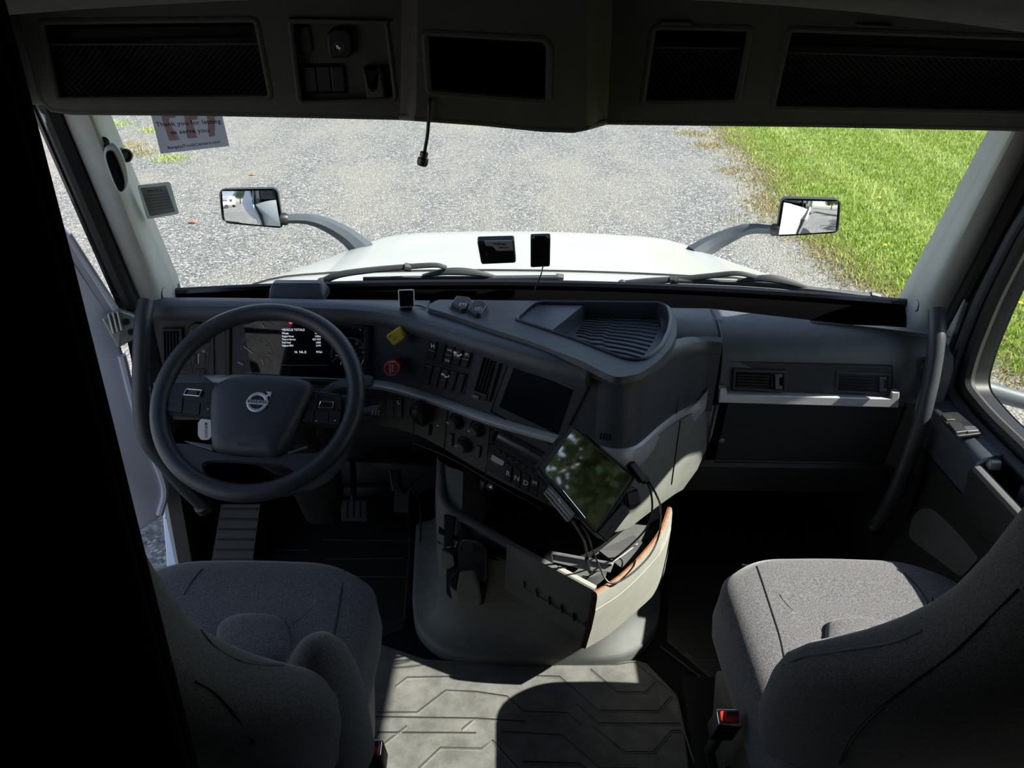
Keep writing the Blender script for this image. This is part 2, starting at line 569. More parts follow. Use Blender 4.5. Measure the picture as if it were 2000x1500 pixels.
def pframe(name, surf, pix, w, h, m, parent=None, lift=0.0, **k):
    ns = sum((surf.nrm(*p) for p in pix), Vector()).normalized()
    return frame(name, [surf.hit(*p) + ns * lift for p in pix], w, h, m, parent, n=ns, **k)

def join_vf(parts):
    V = []; Fc = []
    for v, f in parts:
        o = len(V); V += list(v); Fc += [tuple(i + o for i in t) for t in f]
    return V, Fc

def pline(name, surf, pix, r, m, parent=None, lift=.0008, smooth_n=0, seg=5, flat=.6, closed=False, **k):
    pts = [surf.hit(*p) + surf.nrm(*p) * lift for p in pix]
    return tube(name, pts, r, m, parent, seg=seg, smooth_n=smooth_n, flat=flat, closed=closed, up=surf.nrm(*pix[0]), **k)

def lathe_vf(c, axis, prof, seg=24, ref=None, arc=None):
    e1, e2, n = basis(axis, ref); c = Vector(c); rings = []
    for r, z in prof:
        rings.append([c + (e1 * math.cos(2 * math.pi * k / seg) + e2 * math.sin(2 * math.pi * k / seg)) * r + n * z for k in range(seg)])
    return loft_vf(rings, True, True, True)

def lathe(name, c, axis, prof, m, parent=None, seg=24, **k):
    V, Fc = lathe_vf(c, axis, prof, seg)
    return mesh(name, V, Fc, m, parent, **k)

def box_vf(lo, hi):
    x0, y0, z0 = lo; x1, y1, z1 = hi
    V = [Vector(p) for p in ((x0, y0, z0), (x1, y0, z0), (x1, y1, z0), (x0, y1, z0), (x0, y0, z1), (x1, y0, z1), (x1, y1, z1), (x0, y1, z1))]
    return V, [(0, 3, 2, 1), (4, 5, 6, 7), (0, 1, 5, 4), (1, 2, 6, 5), (2, 3, 7, 6), (3, 0, 4, 7)]

def hexa_vf(a, b):
    """two quads -> closed box."""
    V = [Vector(p) for p in list(a) + list(b)]
    return V, [(3, 2, 1, 0), (4, 5, 6, 7), (0, 1, 5, 4), (1, 2, 6, 5), (2, 3, 7, 6), (3, 0, 4, 7)]

def sheet_vf(grid, th, n=None):
    """thin solid from a grid of points, thickness th along -z or n(i,j)."""
    R = len(grid); C = len(grid[0]); V = [Vector(p) for row in grid for p in row]
    Fc = [(i * C + j, i * C + j + 1, (i + 1) * C + j + 1, (i + 1) * C + j) for i in range(R - 1) for j in range(C - 1)]
    off = Vector(n) * th if n is not None else Vector((0, 0, -th))
    N = R * C
    V += [v + off for v in V]
    Fc += [tuple(N + k for k in reversed(f)) for f in Fc[:(R - 1) * (C - 1)]]
    edge = [(0, j) for j in range(C)] + [(i, C - 1) for i in range(1, R)] + [(R - 1, j) for j in range(C - 2, -1, -1)] + [(i, 0) for i in range(R - 2, 0, -1)]
    for k in range(len(edge)):
        a = edge[k][0] * C + edge[k][1]; b = edge[(k + 1) % len(edge)]; b = b[0] * C + b[1]
        Fc.append((a, b, N + b, N + a))
    return V, Fc

def grid_vf(grid):
    R = len(grid); C = len(grid[0]); V = [Vector(p) for row in grid for p in row]
    return V, [(i * C + j, i * C + j + 1, (i + 1) * C + j + 1, (i + 1) * C + j) for i in range(R - 1) for j in range(C - 1)]

def text_vf(s, size, align='CENTER', ext=.0003):
    cu = bpy.data.curves.new('t', 'FONT')
    cu.body = s; cu.size = size; cu.align_x = align; cu.align_y = 'CENTER'; cu.extrude = ext; cu.resolution_u = 2
    o = bpy.data.objects.new('t', cu)
    me = o.to_mesh()
    V = [v.co.copy() for v in me.vertices]; Fc = [tuple(p.vertices) for p in me.polygons]
    o.to_mesh_clear()
    bpy.data.objects.remove(o); bpy.data.curves.remove(cu)
    return V, Fc

def ptext(name, surf, s, px, py, hpx, m, parent=None, dirpx=(1, 0), lift=.0012, align='CENTER', ext=.0003, bold=0, squeeze=1.0):
    """lettering on a surface: (px,py) its middle, hpx its cap height, dirpx its reading direction in the photograph."""
    p = surf.hit(px, py); n = surf.nrm(px, py)
    q = surf.hit(px + dirpx[0] * 4, py + dirpx[1] * 4)
    e1 = (q - p); e1 = (e1 - n * e1.dot(n)).normalized()
    e2 = n.cross(e1)
    dp = (p - CAM).dot(_fw) / F
    size = hpx * dp / .70
    V, Fc = text_vf(s, size, align, ext)
    return mesh(name, [p + n * lift + e1 * v.x * squeeze + e2 * v.y + n * v.z for v in V], Fc, m, parent, smooth=False)

def holed_vf(outer, holes, hit, back_dir, depths, rim=None):
    """flat panel with recesses: outlines in any 2-D frame, hit() maps to world. Returns front vf and per-hole recess vf."""
    loops = [outer] + holes
    tri = tessellate_polygon([[Vector((p[0], p[1], 0)) for p in l] for l in loops])
    V = [hit(p[0], p[1]) for l in loops for p in l]
    front = (V, [tuple(t) for t in tri])
    rec = []
    bd = Vector(back_dir)
    for hl, d in zip(holes, depths):
        a = [hit(*p) for p in hl]
        b = [v + (d if isinstance(d, Vector) else bd * d) for v in a]
        rec.append(loft_vf([a, b], True, False, True))
    return front, rec
# ================================================================== outside: ground, lawn
GZ = -1.25
def quad_plane(name, x0, x1, y0, y1, z, m):
    o = struct(name, [(x0, y0, z), (x1, y0, z), (x1, y1, z), (x0, y1, z)], [(0, 1, 2, 3)], m, smooth=False)
    return o
quad_plane('ground', -90, 90, -90, 120, GZ, 'gravel')

def lawn_edge(y):
    return 3.72 + .10 * math.sin(y * 1.1) + .16 * math.sin(y * .43 + 1) + .05 * math.sin(y * 3.1) + max(0, y - 10) * .055 + max(0, 7.6 - y) * .2
EY = np.linspace(-30, 60, 181)
V = []; Fc = []
for i, y in enumerate(EY):
    V += [(lawn_edge(y) + .12, y, GZ + .012), (90, y, GZ + .02)]
    if i: Fc.append((2 * i - 2, 2 * i - 1, 2 * i + 1, 2 * i))
struct('ground_lawn', V, Fc, 'lawn', smooth=False)

def blades(name, pts, hmin, hmax, tone, m, lean=.5, w=.006):
    """a blade of grass (one kinked, tapering strip) at every point."""
    n = len(pts)
    h = RNG.uniform(hmin, hmax, n); a = RNG.uniform(0, 2 * np.pi, n); le = RNG.uniform(.1, lean, n) * h
    la = RNG.uniform(0, 2 * np.pi, n)
    ww = w * RNG.uniform(.7, 1.5, n)
    bx, by = np.cos(a) * ww, np.sin(a) * ww
    P = np.zeros((n, 5, 3))
    P[:, 0] = pts + np.c_[-bx, -by, np.zeros(n)]
    P[:, 1] = pts + np.c_[bx, by, np.zeros(n)]
    md = pts + np.c_[np.cos(la) * le * .3, np.sin(la) * le * .3, h * .6]
    P[:, 2] = md + np.c_[bx, by, np.zeros(n)] * .75
    P[:, 3] = md - np.c_[bx, by, np.zeros(n)] * .75
    P[:, 4] = pts + np.c_[np.cos(la) * le, np.sin(la) * le, h]
    me = bpy.data.meshes.new(name)
    idx = np.arange(n)[:, None] * 5
    q = idx + np.array([0, 1, 2, 3]); t = idx + np.array([3, 2, 4])
    me.vertices.add(n * 5); me.vertices.foreach_set('co', P.reshape(-1))
    loops = np.concatenate([q.reshape(-1), t.reshape(-1)])
    me.loops.add(len(loops)); me.loops.foreach_set('vertex_index', loops.astype(np.int32))
    me.polygons.add(2 * n)
    ls = np.concatenate([np.arange(n) * 4, n * 4 + np.arange(n) * 3])
    me.polygons.foreach_set('loop_start', ls.astype(np.int32))
    at = me.attributes.new('tone', 'FLOAT', 'POINT')
    at.data.foreach_set('value', np.repeat(np.clip(tone, 0, 1), 5).astype(np.float32))
    me.materials.append(MATS[m]); me.update(); me.validate()
    o = bpy.data.objects.new(name, me); COL.objects.link(o)
    return o

def lawn_points(n):
    y = 3 + RNG.random(n) ** 1.25 * 22
    x = RNG.random(n) * (1.6 + y * .55)
    return x + np.vectorize(lawn_edge)(y) - .05, y, x
x, y, dx = lawn_points(150000)
stripe = .5 + .5 * np.sin((x - .055 * y) * 2.9 + .6)
tone = .30 + .20 * RNG.normal(size=len(x)) + .62 * (stripe > .84) * RNG.random(len(x))
keep = (RNG.random(len(x)) < np.clip(.25 + dx * 1.3, 0, 1))
P = np.c_[x, y, np.full(len(x), GZ + .01)][keep]
g = blades('grass', P, .03, .085, tone[keep], 'blade', .8, .007)
tag(g, 'mown green lawn running along the gravel on the passenger side', 'grass', kind='stuff')
# ragged dry edge, and tufts that grow out on the gravel
n = 15000
y = 3 + RNG.random(n) ** 1.2 * 20
e = np.vectorize(lawn_edge)(y)
nz = .5 + .5 * np.sin(y * 2.3) * np.sin(y * .9 + 2)
x = e + RNG.normal(size=n) * (.16 + .22 * nz) + .12
DRY = [np.c_[x, y, np.full(n, GZ + .005)]]
tufts = [(1560, 300, 1), (1430, 335, 1), (1490, 352, 1), (1500, 402, 1), (1590, 345, 1), (1440, 270, 1), (1395, 245, 1), (1380, 285, 1),
         (1530, 410, 1), (1620, 470, 1), (1615, 500, 1), (1690, 545, 1), (225, 243, 0), (300, 255, 0), (270, 300, 1), (330, 312, 0), (250, 285, 1), (1345, 262, 1), (1560, 425, 1)]
GREEN = []
for px, py, dry in tufts:
    c = W(px, py, Z=GZ); k = 260
    q = np.c_[c.x + RNG.normal(size=k) * .17, c.y + RNG.normal(size=k) * .2, np.full(k, GZ)]
    (DRY if dry else GREEN).append(q)
P = np.concatenate(DRY)
g = blades('dry_grass', P, .02, .07, RNG.random(len(P)), 'dry_blade', 1.2, .006)
tag(g, 'straw-coloured grass in ragged tufts between the gravel and the lawn', 'grass', kind='stuff')
P = np.concatenate(GREEN)
g = blades('weeds', P, .02, .07, RNG.random(len(P)), 'blade', 1.2, .006)
tag(g, 'sparse green weeds on the far gravel beyond the left windscreen pillar', 'weeds', kind='stuff')
LEAF = None
def flat_leaf(name, px, py, s, label, m):
    c = W(px, py, Z=GZ + .02)
    prof = [(-1, 0), (-.5, .42), (.1, .5), (.6, .3), (1.1, 0), (.6, -.3), (.1, -.5), (-.5, -.42)]
    V = [Vector((a * s, b * s, .012 * math.cos(a * 2.5))) + c for a, b in prof]
    V.append(c + Vector((0, 0, .02)))
    V2 = [v - Vector((0, 0, .003)) for v in V]
    Fc = [(i, (i + 1) % 8, 8) for i in range(8)] + [(9 + (i + 1) % 8, 9 + i, 17) for i in range(8)] + [(i, 9 + i, 9 + (i + 1) % 8, (i + 1) % 8) for i in range(8)]
    o = mesh(name, V + V2, Fc, m, origin=c); tag(o, label, 'leaf'); return o
flat_leaf('fallen_leaf', 377, 433, .07, 'small orange fallen leaf on gravel below the small windscreen sticker', 'dry_leaf')
flat_leaf('fallen_leaf', 493, 340, .06, 'small orange fallen leaf on gravel above the left hood mirror', 'dry_leaf')
for px, py, w_ in ((1717, 387, 'beyond the right hood mirror'), (1992, 593, 'seen through the passenger door window'), (1728, 480, 'nearest the right hood mirror')):
    c = W(px, py, Z=GZ + .07)
    t = thing('dandelion', 'yellow dandelion flower in the lawn ' + w_, 'flower', c - Vector((0, 0, .07)))
    lathe('flower_head', c, (0, 0, 1), [(.0, 0), (.02, .002), (.026, .012), (.016, .02), (0, .022)], 'dandelion', t, 10)
    tube('stem', [c - Vector((0, 0, .07)), c], .003, 'tree_leaf', t, 5)

# ================================================================== cab shell
def floor_mesh():
    V, Fc = box_vf((-1.0, -1.2, -.06), (1.0, 2.3, 0))
    struct('floor', V, Fc, 'black_matt', smooth=False)
floor_mesh()
V, Fc = box_vf((-1.06, -1.25, -.06), (1.06, -1.2, 2.0)); struct('wall_back', V, Fc, 'curtain', smooth=False)
V, Fc = box_vf((-1.06, -1.25, 1.98), (1.06, 1.75, 2.03)); struct('ceiling', V, Fc, 'headliner', smooth=False)
V, Fc = box_vf((-1.06, 1.655, 1.465), (1.06, 1.75, 1.985)); struct('trim_8', V, Fc, 'black_matt', smooth=False)
# firewall under the dash
V, Fc = box_vf((-1.0, 2.22, -.06), (1.0, 2.3, .58)); _wf = struct('wall_front', V, Fc, 'dash_low', smooth=False)
V, Fc = box_vf((-.95, 1.935, .60), (.95, 2.24, .63)); mesh('bulkhead_sun_block', V, Fc, 'dash_low', _wf, smooth=False)  # unseen panel added to stop sun leaking in behind the dash

def side_wall(name, sx):
    """sleeper side behind the door: dark trim inside, white paint outside."""
    x0, x1 = (sx * 1.0, sx * 1.03)
    V, Fc = box_vf((min(x0, x1), -1.25, -.06), (max(x0, x1), .42, 2.0))
    o = struct(name, V, Fc, 'curtain', smooth=False)
    xa, xb = sx * 1.031, sx * 1.06
    V, Fc = box_vf((min(xa, xb), -1.28, -.45), (max(xa, xb), .42, 2.03)); mesh('outer_skin', V, Fc, 'white_paint', o, smooth=False)
    # header above the door
    V, Fc = box_vf((min(x0, x1), .42, 1.47), (max(x0, x1), 1.75, 2.0)); mesh('door_header', V, Fc, 'header', o, smooth=False)
    V, Fc = box_vf((min(xa, xb), .42, 1.47), (max(xa, xb), 1.75, 2.03)); mesh('header_skin', V, Fc, 'white_paint', o, smooth=False)
    return o
wl = side_wall('wall_left', -1); wr = side_wall('wall_right', 1)
# cowl sides between door and firewall
for nm, sx in (('wall_left', -1), ('wall_right', 1)):
    par = wl if sx < 0 else wr
    V, Fc = hexa_vf([(sx * 1.0, 1.72, -.06), (sx * 1.0, 2.3, -.06), (sx * 1.0, 2.3, .55), (sx * 1.0, 1.80, .78)],
                    [(sx * 1.04, 1.72, -.06), (sx * 1.04, 2.3, -.06), (sx * 1.04, 2.3, .55), (sx * 1.04, 1.80, .78)])
    mesh('kick_panel', V, Fc, 'dash_low', par, smooth=False)
    V, Fc = hexa_vf([(sx * 1.041, 1.72, -.4), (sx * 1.041, 2.3, -.4), (sx * 1.041, 2.3, .55), (sx * 1.041, 1.80, .78)],
                    [(sx * 1.06, 1.72, -.4), (sx * 1.06, 2.3, -.4), (sx * 1.06, 2.3, .55), (sx * 1.06, 1.80, .78)])
    mesh('cowl_skin', V, Fc, 'white_paint', par, smooth=False)

# trim along the top of the driver's doorway
V, Fc = hexa_vf([(-1.0, .42, 1.44), (-1.0, 1.2, 1.41), (-1.0, 1.64, 1.345), (-1.0, 1.64, 1.60)], [(-.972, .42, 1.44), (-.972, 1.2, 1.41), (-.972, 1.62, 1.345), (-.972, 1.62, 1.60)])
V[3] = Vector((-1.0, .42, 1.60)); V[7] = Vector((-.972, .42, 1.60))
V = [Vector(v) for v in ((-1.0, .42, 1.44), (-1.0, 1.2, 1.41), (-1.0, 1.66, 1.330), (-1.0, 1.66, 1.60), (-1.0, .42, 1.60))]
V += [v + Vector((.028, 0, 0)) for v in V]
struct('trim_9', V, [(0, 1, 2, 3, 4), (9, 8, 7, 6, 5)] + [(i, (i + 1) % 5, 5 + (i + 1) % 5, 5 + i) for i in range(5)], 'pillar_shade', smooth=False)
# ------------------------------------------------------------------ windscreen
def wind(u, v):
    """u -1..1 across, v 0..1 up."""
    x = u * (.985 - .05 * v)
    y = 1.955 - .075 * u * u - .31 * v - .03 * v * u * u
    z = .835 + .012 * (1 - u * u) + .64 * v
    return Vector((x, y, z))
NU, NV = 25, 9
grid = [[wind(-1 + 2 * i / (NU - 1), j / (NV - 1)) for i in range(NU)] for j in range(NV)]
WV, WF = grid_vf(grid)
WIND = Surf(WV, WF)
win = struct('window_1', WV, WF, 'windshield')
# black ceramic band + rubber along the bottom, and the deep black channel behind it
tube('lower_seal', [wind(-1 + 2 * i / 40, 0) + Vector((0, -.012, .004)) for i in range(41)], .012, 'black_gloss', win, 8)
rings = []
for i in range(41):
    u = -1 + 2 * i / 40
    p = wind(u, 0); rings.append([p + Vector((0, .02, .0)), p + Vector((0, -.012, -.002)), p + Vector((0, -.045, -.024)), p + Vector((0, -.06, -.05)), p + Vector((0, -.11, -.056)), Vector((p.x, 1.775, p.z - .082)), Vector((p.x, 1.775, p.z - .115)), p + Vector((0, .04, -.115))])
loft('demister_channel', rings, 'deep_black', win, closed=False)
tube('upper_seal', [wind(-1 + 2 * i / 30, 1) for i in range(31)], .014, 'rubber', win, 6)
# little white label on the channel

# ------------------------------------------------------------------ A pillars
def pillar_points():
    L = []
    # (inner edge, bulge, outer edge) measured on the left side at two heights, extended up and down
    top = [W(194, 222, Y=1.63), W(160, 222, Y=1.565), W(118, 222, X=-.985)]
    bot = [W(346, 577, Y=1.875), W(306, 588, Y=1.765), W(272, 596, X=-.985)]
    return top, bot
ptop, pbot = pillar_points()
def pillar(name, sx):
    rings = []
    for t in [-.05, 0, .15, .3, .45, .6, .75, .9, 1.0, 1.12, 1.3]:
        row = []
        a = [p.lerp(q, t) for p, q in zip(ptop, pbot)]
        a[1].x += .012
        s = cr([a[0] + Vector((-.004, .05, 0)), a[0], a[1], a[2], a[2] + (Vector((-.06, .05, 0)) if sx > 0 else Vector((-.004, .03, 0)))], 5)
        rings.append([Vector((-sx * p.x, p.y, p.z)) for p in s])
    o = loft(name, rings, 'pillar', None, closed=False); tag(o, kind='structure')
    V, Fc = loft_vf(rings, False)
    # round screw cover near the foot
    return o, Surf(V, Fc)
pil_l, PIL_L = pillar('trim_1', -1)
pil_r, PIL_R = pillar('trim_2', 1)
def screw_cover(par, surf, px, py):
    c = surf.hit(px, py); n = surf.nrm(px, py)
    lathe('screw_cover', c, n, [(0.0135, -.002), (.0135, .0012), (.012, .0018), (.0, .0018)], 'pillar', par, 20)
    tube('cover_gap', [c + (basis(n)[0] * math.cos(a) + basis(n)[1] * math.sin(a)) * .0142 for a in np.linspace(0, 2 * math.pi, 25)[:-1]], .0009, 'black', par, 4, closed=True)
screw_cover(pil_l, PIL_L, 320, 573); screw_cover(pil_r, PIL_R, 1790, 597)

# rubber seals beside the pillars (door aperture)
def seal(par, sx):
    a = [p.lerp(q, t) for t in (0,) for p, q in zip(ptop, pbot)]
    path = []
    for t in [-.10, -.02, .1, .3, .5, .7, .9, 1.0, 1.06]:
        p = ptop[2].lerp(pbot[2], t) + Vector((-.012, -.012, 0))
        path.append(Vector((-sx * p.x, p.y, p.z)))
    if sx < 0:
        path += [Vector((-1.0, 1.735, .70))]
    tube('door_seal', path, .020, 'rubber', par, 10, smooth_n=3)
    p2 = [p + Vector((sx * .022, .0, 0)) for p in path]
    tube('door_seal', p2, .012, 'black_gloss', par, 8, smooth_n=3)
seal(pil_l, -1); seal(pil_r, 1)

# ------------------------------------------------------------------ passenger door (closed)
X1 = 1.0
def yz(px, py): 
    p = W(px, py, X=X1); return p.y, p.z
win_out = [(1.612, .735), (1.62, .82), (1.608, .96), (1.58, 1.08), (1.565, 1.14), (1.50, 1.24), (1.35, 1.285), (1.27, 1.42), (.52, 1.43), (.52, .718), (1.34, .718), (1.5, .720)]
def rect_out(): return [(1.73, -.05), (1.76, .72), (1.735, 1.02), (1.60, 1.47), (.43, 1.47), (.43, -.05)]
def yz_hit(x): return lambda a, b: Vector((x, a, b))
wo2 = rnd2(win_out, .06, 5)
front, rec = holed_vf(rect_out(), [wo2], yz_hit(1.0), (1, 0, 0), [.05])
door2 = struct('door_2', front[0], front[1], 'door_trim', smooth=False)
V, Fc = rec[0]; mesh('window_reveal', V, Fc[:-1], 'black', door2)
V, Fc = holed_vf(rect_out(), [wo2], yz_hit(1.055), (1, 0, 0), [.002])[0]; mesh('outer_skin', V, Fc, 'white_paint', door2, smooth=False)
mesh('glass', [Vector((1.03, a, b)) for a, b in wo2], [tuple(range(len(wo2)))], 'door_glass', door2, smooth=False)
tube('glass_seal', [Vector((1.0, a, b)) for a, b in wo2], .016, 'rubber', door2, 8, closed=True)
tube('glass_seal', [Vector((.985, a, b)) for a, b in rnd2([(p[0] + (.028 if p[0] > 1 else -.03), p[1] + (.03 if p[1] > 1.2 else -.026)) for p in win_out], .08, 5)], .012, 'dash', door2, 8, closed=True)
V, Fc = slab_vf([Vector((.996, a, b)) for a, b in ((1.70, .74), (1.685, 1.05), (1.58, 1.42), (1.625, 1.42), (1.725, 1.06), (1.75, .74))], .010, (-1, 0, 0), bev=.003)
mesh('frame_trim', V, Fc, 'pillar', door2)
# door inner bulk below the window: ledge with the switches, rail over a deep pull pocket, panel below
def ext(name, prof, ys, m, cap=True):
    return loft(name, [[Vector((x, y, z)) for x, z in prof] for y in ys], m, door2, True, cap, cap, angle=40)
ext('door_ledge', [(1.0, .700), (.96, .695), (.935, .688), (.922, .676), (.918, .65), (.93, .58), (1.0, .58)], (1.375, 1.40, 1.55, 1.615), 'dash')
ext('pull_rail', [(.914, .650), (.918, .662), (.929, .666), (.938, .660), (.942, .58), (.935, .53), (.920, .57)], (.45, .8, 1.2, 1.378), 'door_trim')
tube('rail_cap', [Vector((.926, y, .662)) for y in (.45, .8, 1.2, 1.37)] , .013, 'console_dark', door2, 8, flat=.7)
ext('door_panel', [(.935, .57), (.945, .50), (.955, .40), (.95, .30), (.925, .22), (.935, .10), (.97, .04), (1.0, .02), (1.0, .58)], (.45, .8, 1.2, 1.4, 1.6), 'door_trim')
V, Fc = box_vf((.935, .45, .555), (.995, 1.378, .565)); mesh('pocket_floor', V, Fc, 'black', door2, smooth=False)
V, Fc = box_vf((.975, .45, .565), (.99, 1.30, .672)); mesh('inner_rail', V, Fc, 'console_dark', door2, smooth=False)
LEDGE = Plane((.95, 1.5, .7015), (0, 0, 1))
sp = pslab('window_switch_panel', LEDGE, [(1830, 808), (1872, 806), (1918, 848), (1868, 854)], .003, 'black', door2, r=.008)
L2 = LEDGE.off(.003)
pslab('switch', L2, [(1850, 829), (1874, 828), (1890, 846), (1866, 849)], .006, 'switch', sp, r=.003, bev=.002)
pslab('switch', L2, [(1876, 836), (1902, 835), (1912, 845), (1888, 847)], .006, 'knob_dark', sp, r=.003, bev=.002)
pslab('switch_well', L2, [(1868, 824), (1890, 823), (1900, 834), (1876, 835)], .001, 'black_matt', sp)
pslab('switch', L2, [(1838, 812), (1856, 811), (1866, 822), (1848, 823)], .004, 'switch', sp, r=.002)
hd = W(1938, 897, X=.965)
mesh('latch_handle', *slab_vf([hd + Vector((0, a, b)) for a, b in ((-.032, -.010), (.030, -.010), (.032, .006), (.024, .012), (-.028, .012))], .022, (-1, 0, 0), r=.004, bev=.004), 'steel', door2)
tube('latch_stem', [hd + Vector((.02, 0, -.01)), hd + Vector((.015, .0, -.06))], .008, 'black', door2, 8)
for k in range(4):
    V, Fc = box_vf((.979, 1.27 - .055 * k - .032, .6715), (.984, 1.27 - .055 * k, .6732)); mesh('rail_slot', V, Fc, 'black_matt', door2, smooth=False)
LP = Plane((.945, 1.2, .35), (-1, 0, .1))
pslab('lower_pocket', LP, [(1788, 1010), (1808, 992), (1830, 994), (1925, 1085), (1885, 1130), (1780, 1050)], .01, 'console_dark', door2, r=.02)
pslab('pocket_edge', LP, [(1898, 970), (1901, 966), (1910, 1010), (1990, 1080), (1987, 1086), (1906, 1016)], .012, 'dash_low', door2)
mesh('ledge_recess', *slab_vf([W(1818, 790, X=.955), W(1826, 752, X=.955), W(1838, 760, X=.955), W(1832, 792, X=.955)], .004, (-1, 0, 0)), 'black_matt', door2)

# ------------------------------------------------------------------ driver's door, standing open
door1 = bpy.data.objects.new('door_1', None); COL.objects.link(door1); door1.location = (-1.05, 1.70, -.2); door1['kind'] = 'structure'
DPL = Plane((-1.045, 1.69, .3), (.55, -.83, .0))
leaf = [(60, 380), (135, 455), (228, 602), (222, 640), (240, 690), (268, 790), (303, 880), (327, 955), (318, 1005), (262, 1040), (150, 900), (60, 700)]
def pd(p): return DPL.hit(*p)
mesh('door_shell', *slab_vf([pd(p) for p in leaf], .012, DPL.nrm(0, 0), r=.02, bev=.008, back=.03), 'door_white', door1)
mesh('pressed_edge', *tube_vf(cr([pd(p) + DPL.n * .012 for p in ((236, 690), (262, 790), (296, 880), (320, 950), (310, 1000))], 4), .010, 8), 'door_white', door1)
mesh('pressed_edge', *tube_vf([pd(p) + DPL.n * .013 for p in ((132, 455), (226, 603))], .008, 8), 'door_white', door1)
hp = [(196, 618), (232, 602), (262, 612), (266, 655), (240, 668), (228, 676)]
mesh('hinge', *slab_vf([DPL.off(.02).hit(*p) for p in hp], .02, DPL.n, r=.006, bev=.004), 'steel', door1)
for x, y in ((246, 628), (256, 648)):
    c = DPL.off(.04).hit(x, y); mesh('hinge_bolt', *lathe_vf(c, DPL.n, [(.008, 0), (.008, .003), (0, .004)], 12), 'black', door1)
for k in range(3): mesh('hinge_rib', *tube_vf([DPL.off(.042).hit(212 + 9 * k, 612 - 2 * k), DPL.off(.042).hit(222 + 8 * k, 650 - 3 * k)], .004, 6), 'steel', door1)
# window post of the open door beside the pillar seal
a_, b_ = W(72, 226, Y=1.56), W(232, 590, Y=1.74)
mesh('window_post', *tube_vf([a_ + Vector((-.02, .03, .1)) , a_ + Vector((.004, .02, 0)), a_.lerp(b_, .5) + Vector((.004, .02, 0)), b_ + Vector((.004, .02, 0)), b_ + Vector((-.0, .02, -.1))], .007, 8), 'door_white', door1)
mesh('window_pane', [Vector((-1.10, 1.62, .80)), Vector((-1.75, 1.0, .80)), Vector((-1.60, .98, 1.5)), Vector((-1.05, 1.50, 1.5))], [(0, 1, 2, 3)], 'tinted_glass', door1, smooth=False)
# painted sill of the doorway with its drain slot
SLP = Plane((-1.0, 1.5, -.05), (0, 0, 1))
sill = [(352, 930), (366, 958), (380, 1010), (376, 1180), (330, 1180), (325, 1080), (318, 1000), (330, 945)]
sl_ = struct('trim_3', *slab_vf([SLP.hit(*p) for p in sill], .006, (0, 0, 1), bev=.003, back=.02), 'door_white')
pslab('drain_slot', SLP.off(.006), [(330, 996), (350, 998), (343, 1014), (322, 1013)], .001, 'black', sl_)
pslab('sill_lip', SLP.off(.006), [(362, 958), (372, 985), (366, 1180), (358, 1180), (362, 1000)], .012, 'door_white', sl_, bev=.003)
c = SLP.off(.006).hit(364, 998); lathe('plug', c, (0, 0, 1), [(.006, 0), (.006, .002), (0, .003)], 'black', sl_, 10)
# ================================================================== hood, hood mirrors, wipers
def hood_pt(u, y):
    """u -1..1 across the hood, y forward."""
    s = (y - 2.0) / 1.45
    w = 1.02 - .19 * max(0, s) ** 1.3
    zc = .845 - .205 * (y - 2.0) - .012 * math.sin(max(0, min(1, s)) * math.pi)
    if y > 3.38: zc -= (y - 3.38) ** 2 * 1.1
    k = abs(u)
    drop = .035 * k ** 2 + .30 * max(0, k - .70) ** 2.2 * 4.2
    ridge = -.012 * math.exp(-((k - .60) / .05) ** 2) if k > .3 else 0
    return Vector((u * w, y - .04 * k * k, zc - drop - ridge * .3))
ys = [2.0, 2.03, 2.1, 2.22, 2.35, 2.5, 2.7, 2.9, 3.1, 3.3, 3.45, 3.6, 3.75, 3.9, 4.0]
us = [math.sin(math.pi / 2 * (-1 + 2 * i / 40)) for i in range(41)]
hood = thing('truck_hood', 'long white truck hood seen beyond the windscreen', 'hood', (0, 2.9, .5))
grid = [[hood_pt(u, y) for u in us] for y in ys if y >= 2.22]
V, Fc = grid_vf(grid); mesh('hood_shell', V, Fc, 'hood_paint', hood)
HOOD = Surf(V, Fc)
grid = [[hood_pt(u, y) + Vector((0, 0, -.006)) for u in us] for y in (2.0, 2.03, 2.1, 2.19, 2.214)]
V, Fc = grid_vf(grid); mesh('cowl_panel', V, Fc, 'hood_paint', hood)
# sides of the hood falling to the fenders
for sx in (-1, 1):
    g = [[hood_pt(sx, y) + Vector((sx * .02 * k, 0, -.16 * k * k - .02 * k)) for k in range(4)] for y in ys]
    V, Fc = grid_vf(g); mesh('hood_side', V, Fc, 'hood_paint', hood)
# dents and scratches, hood latch bumps
for px, py in ((1257, 527),):
    pass

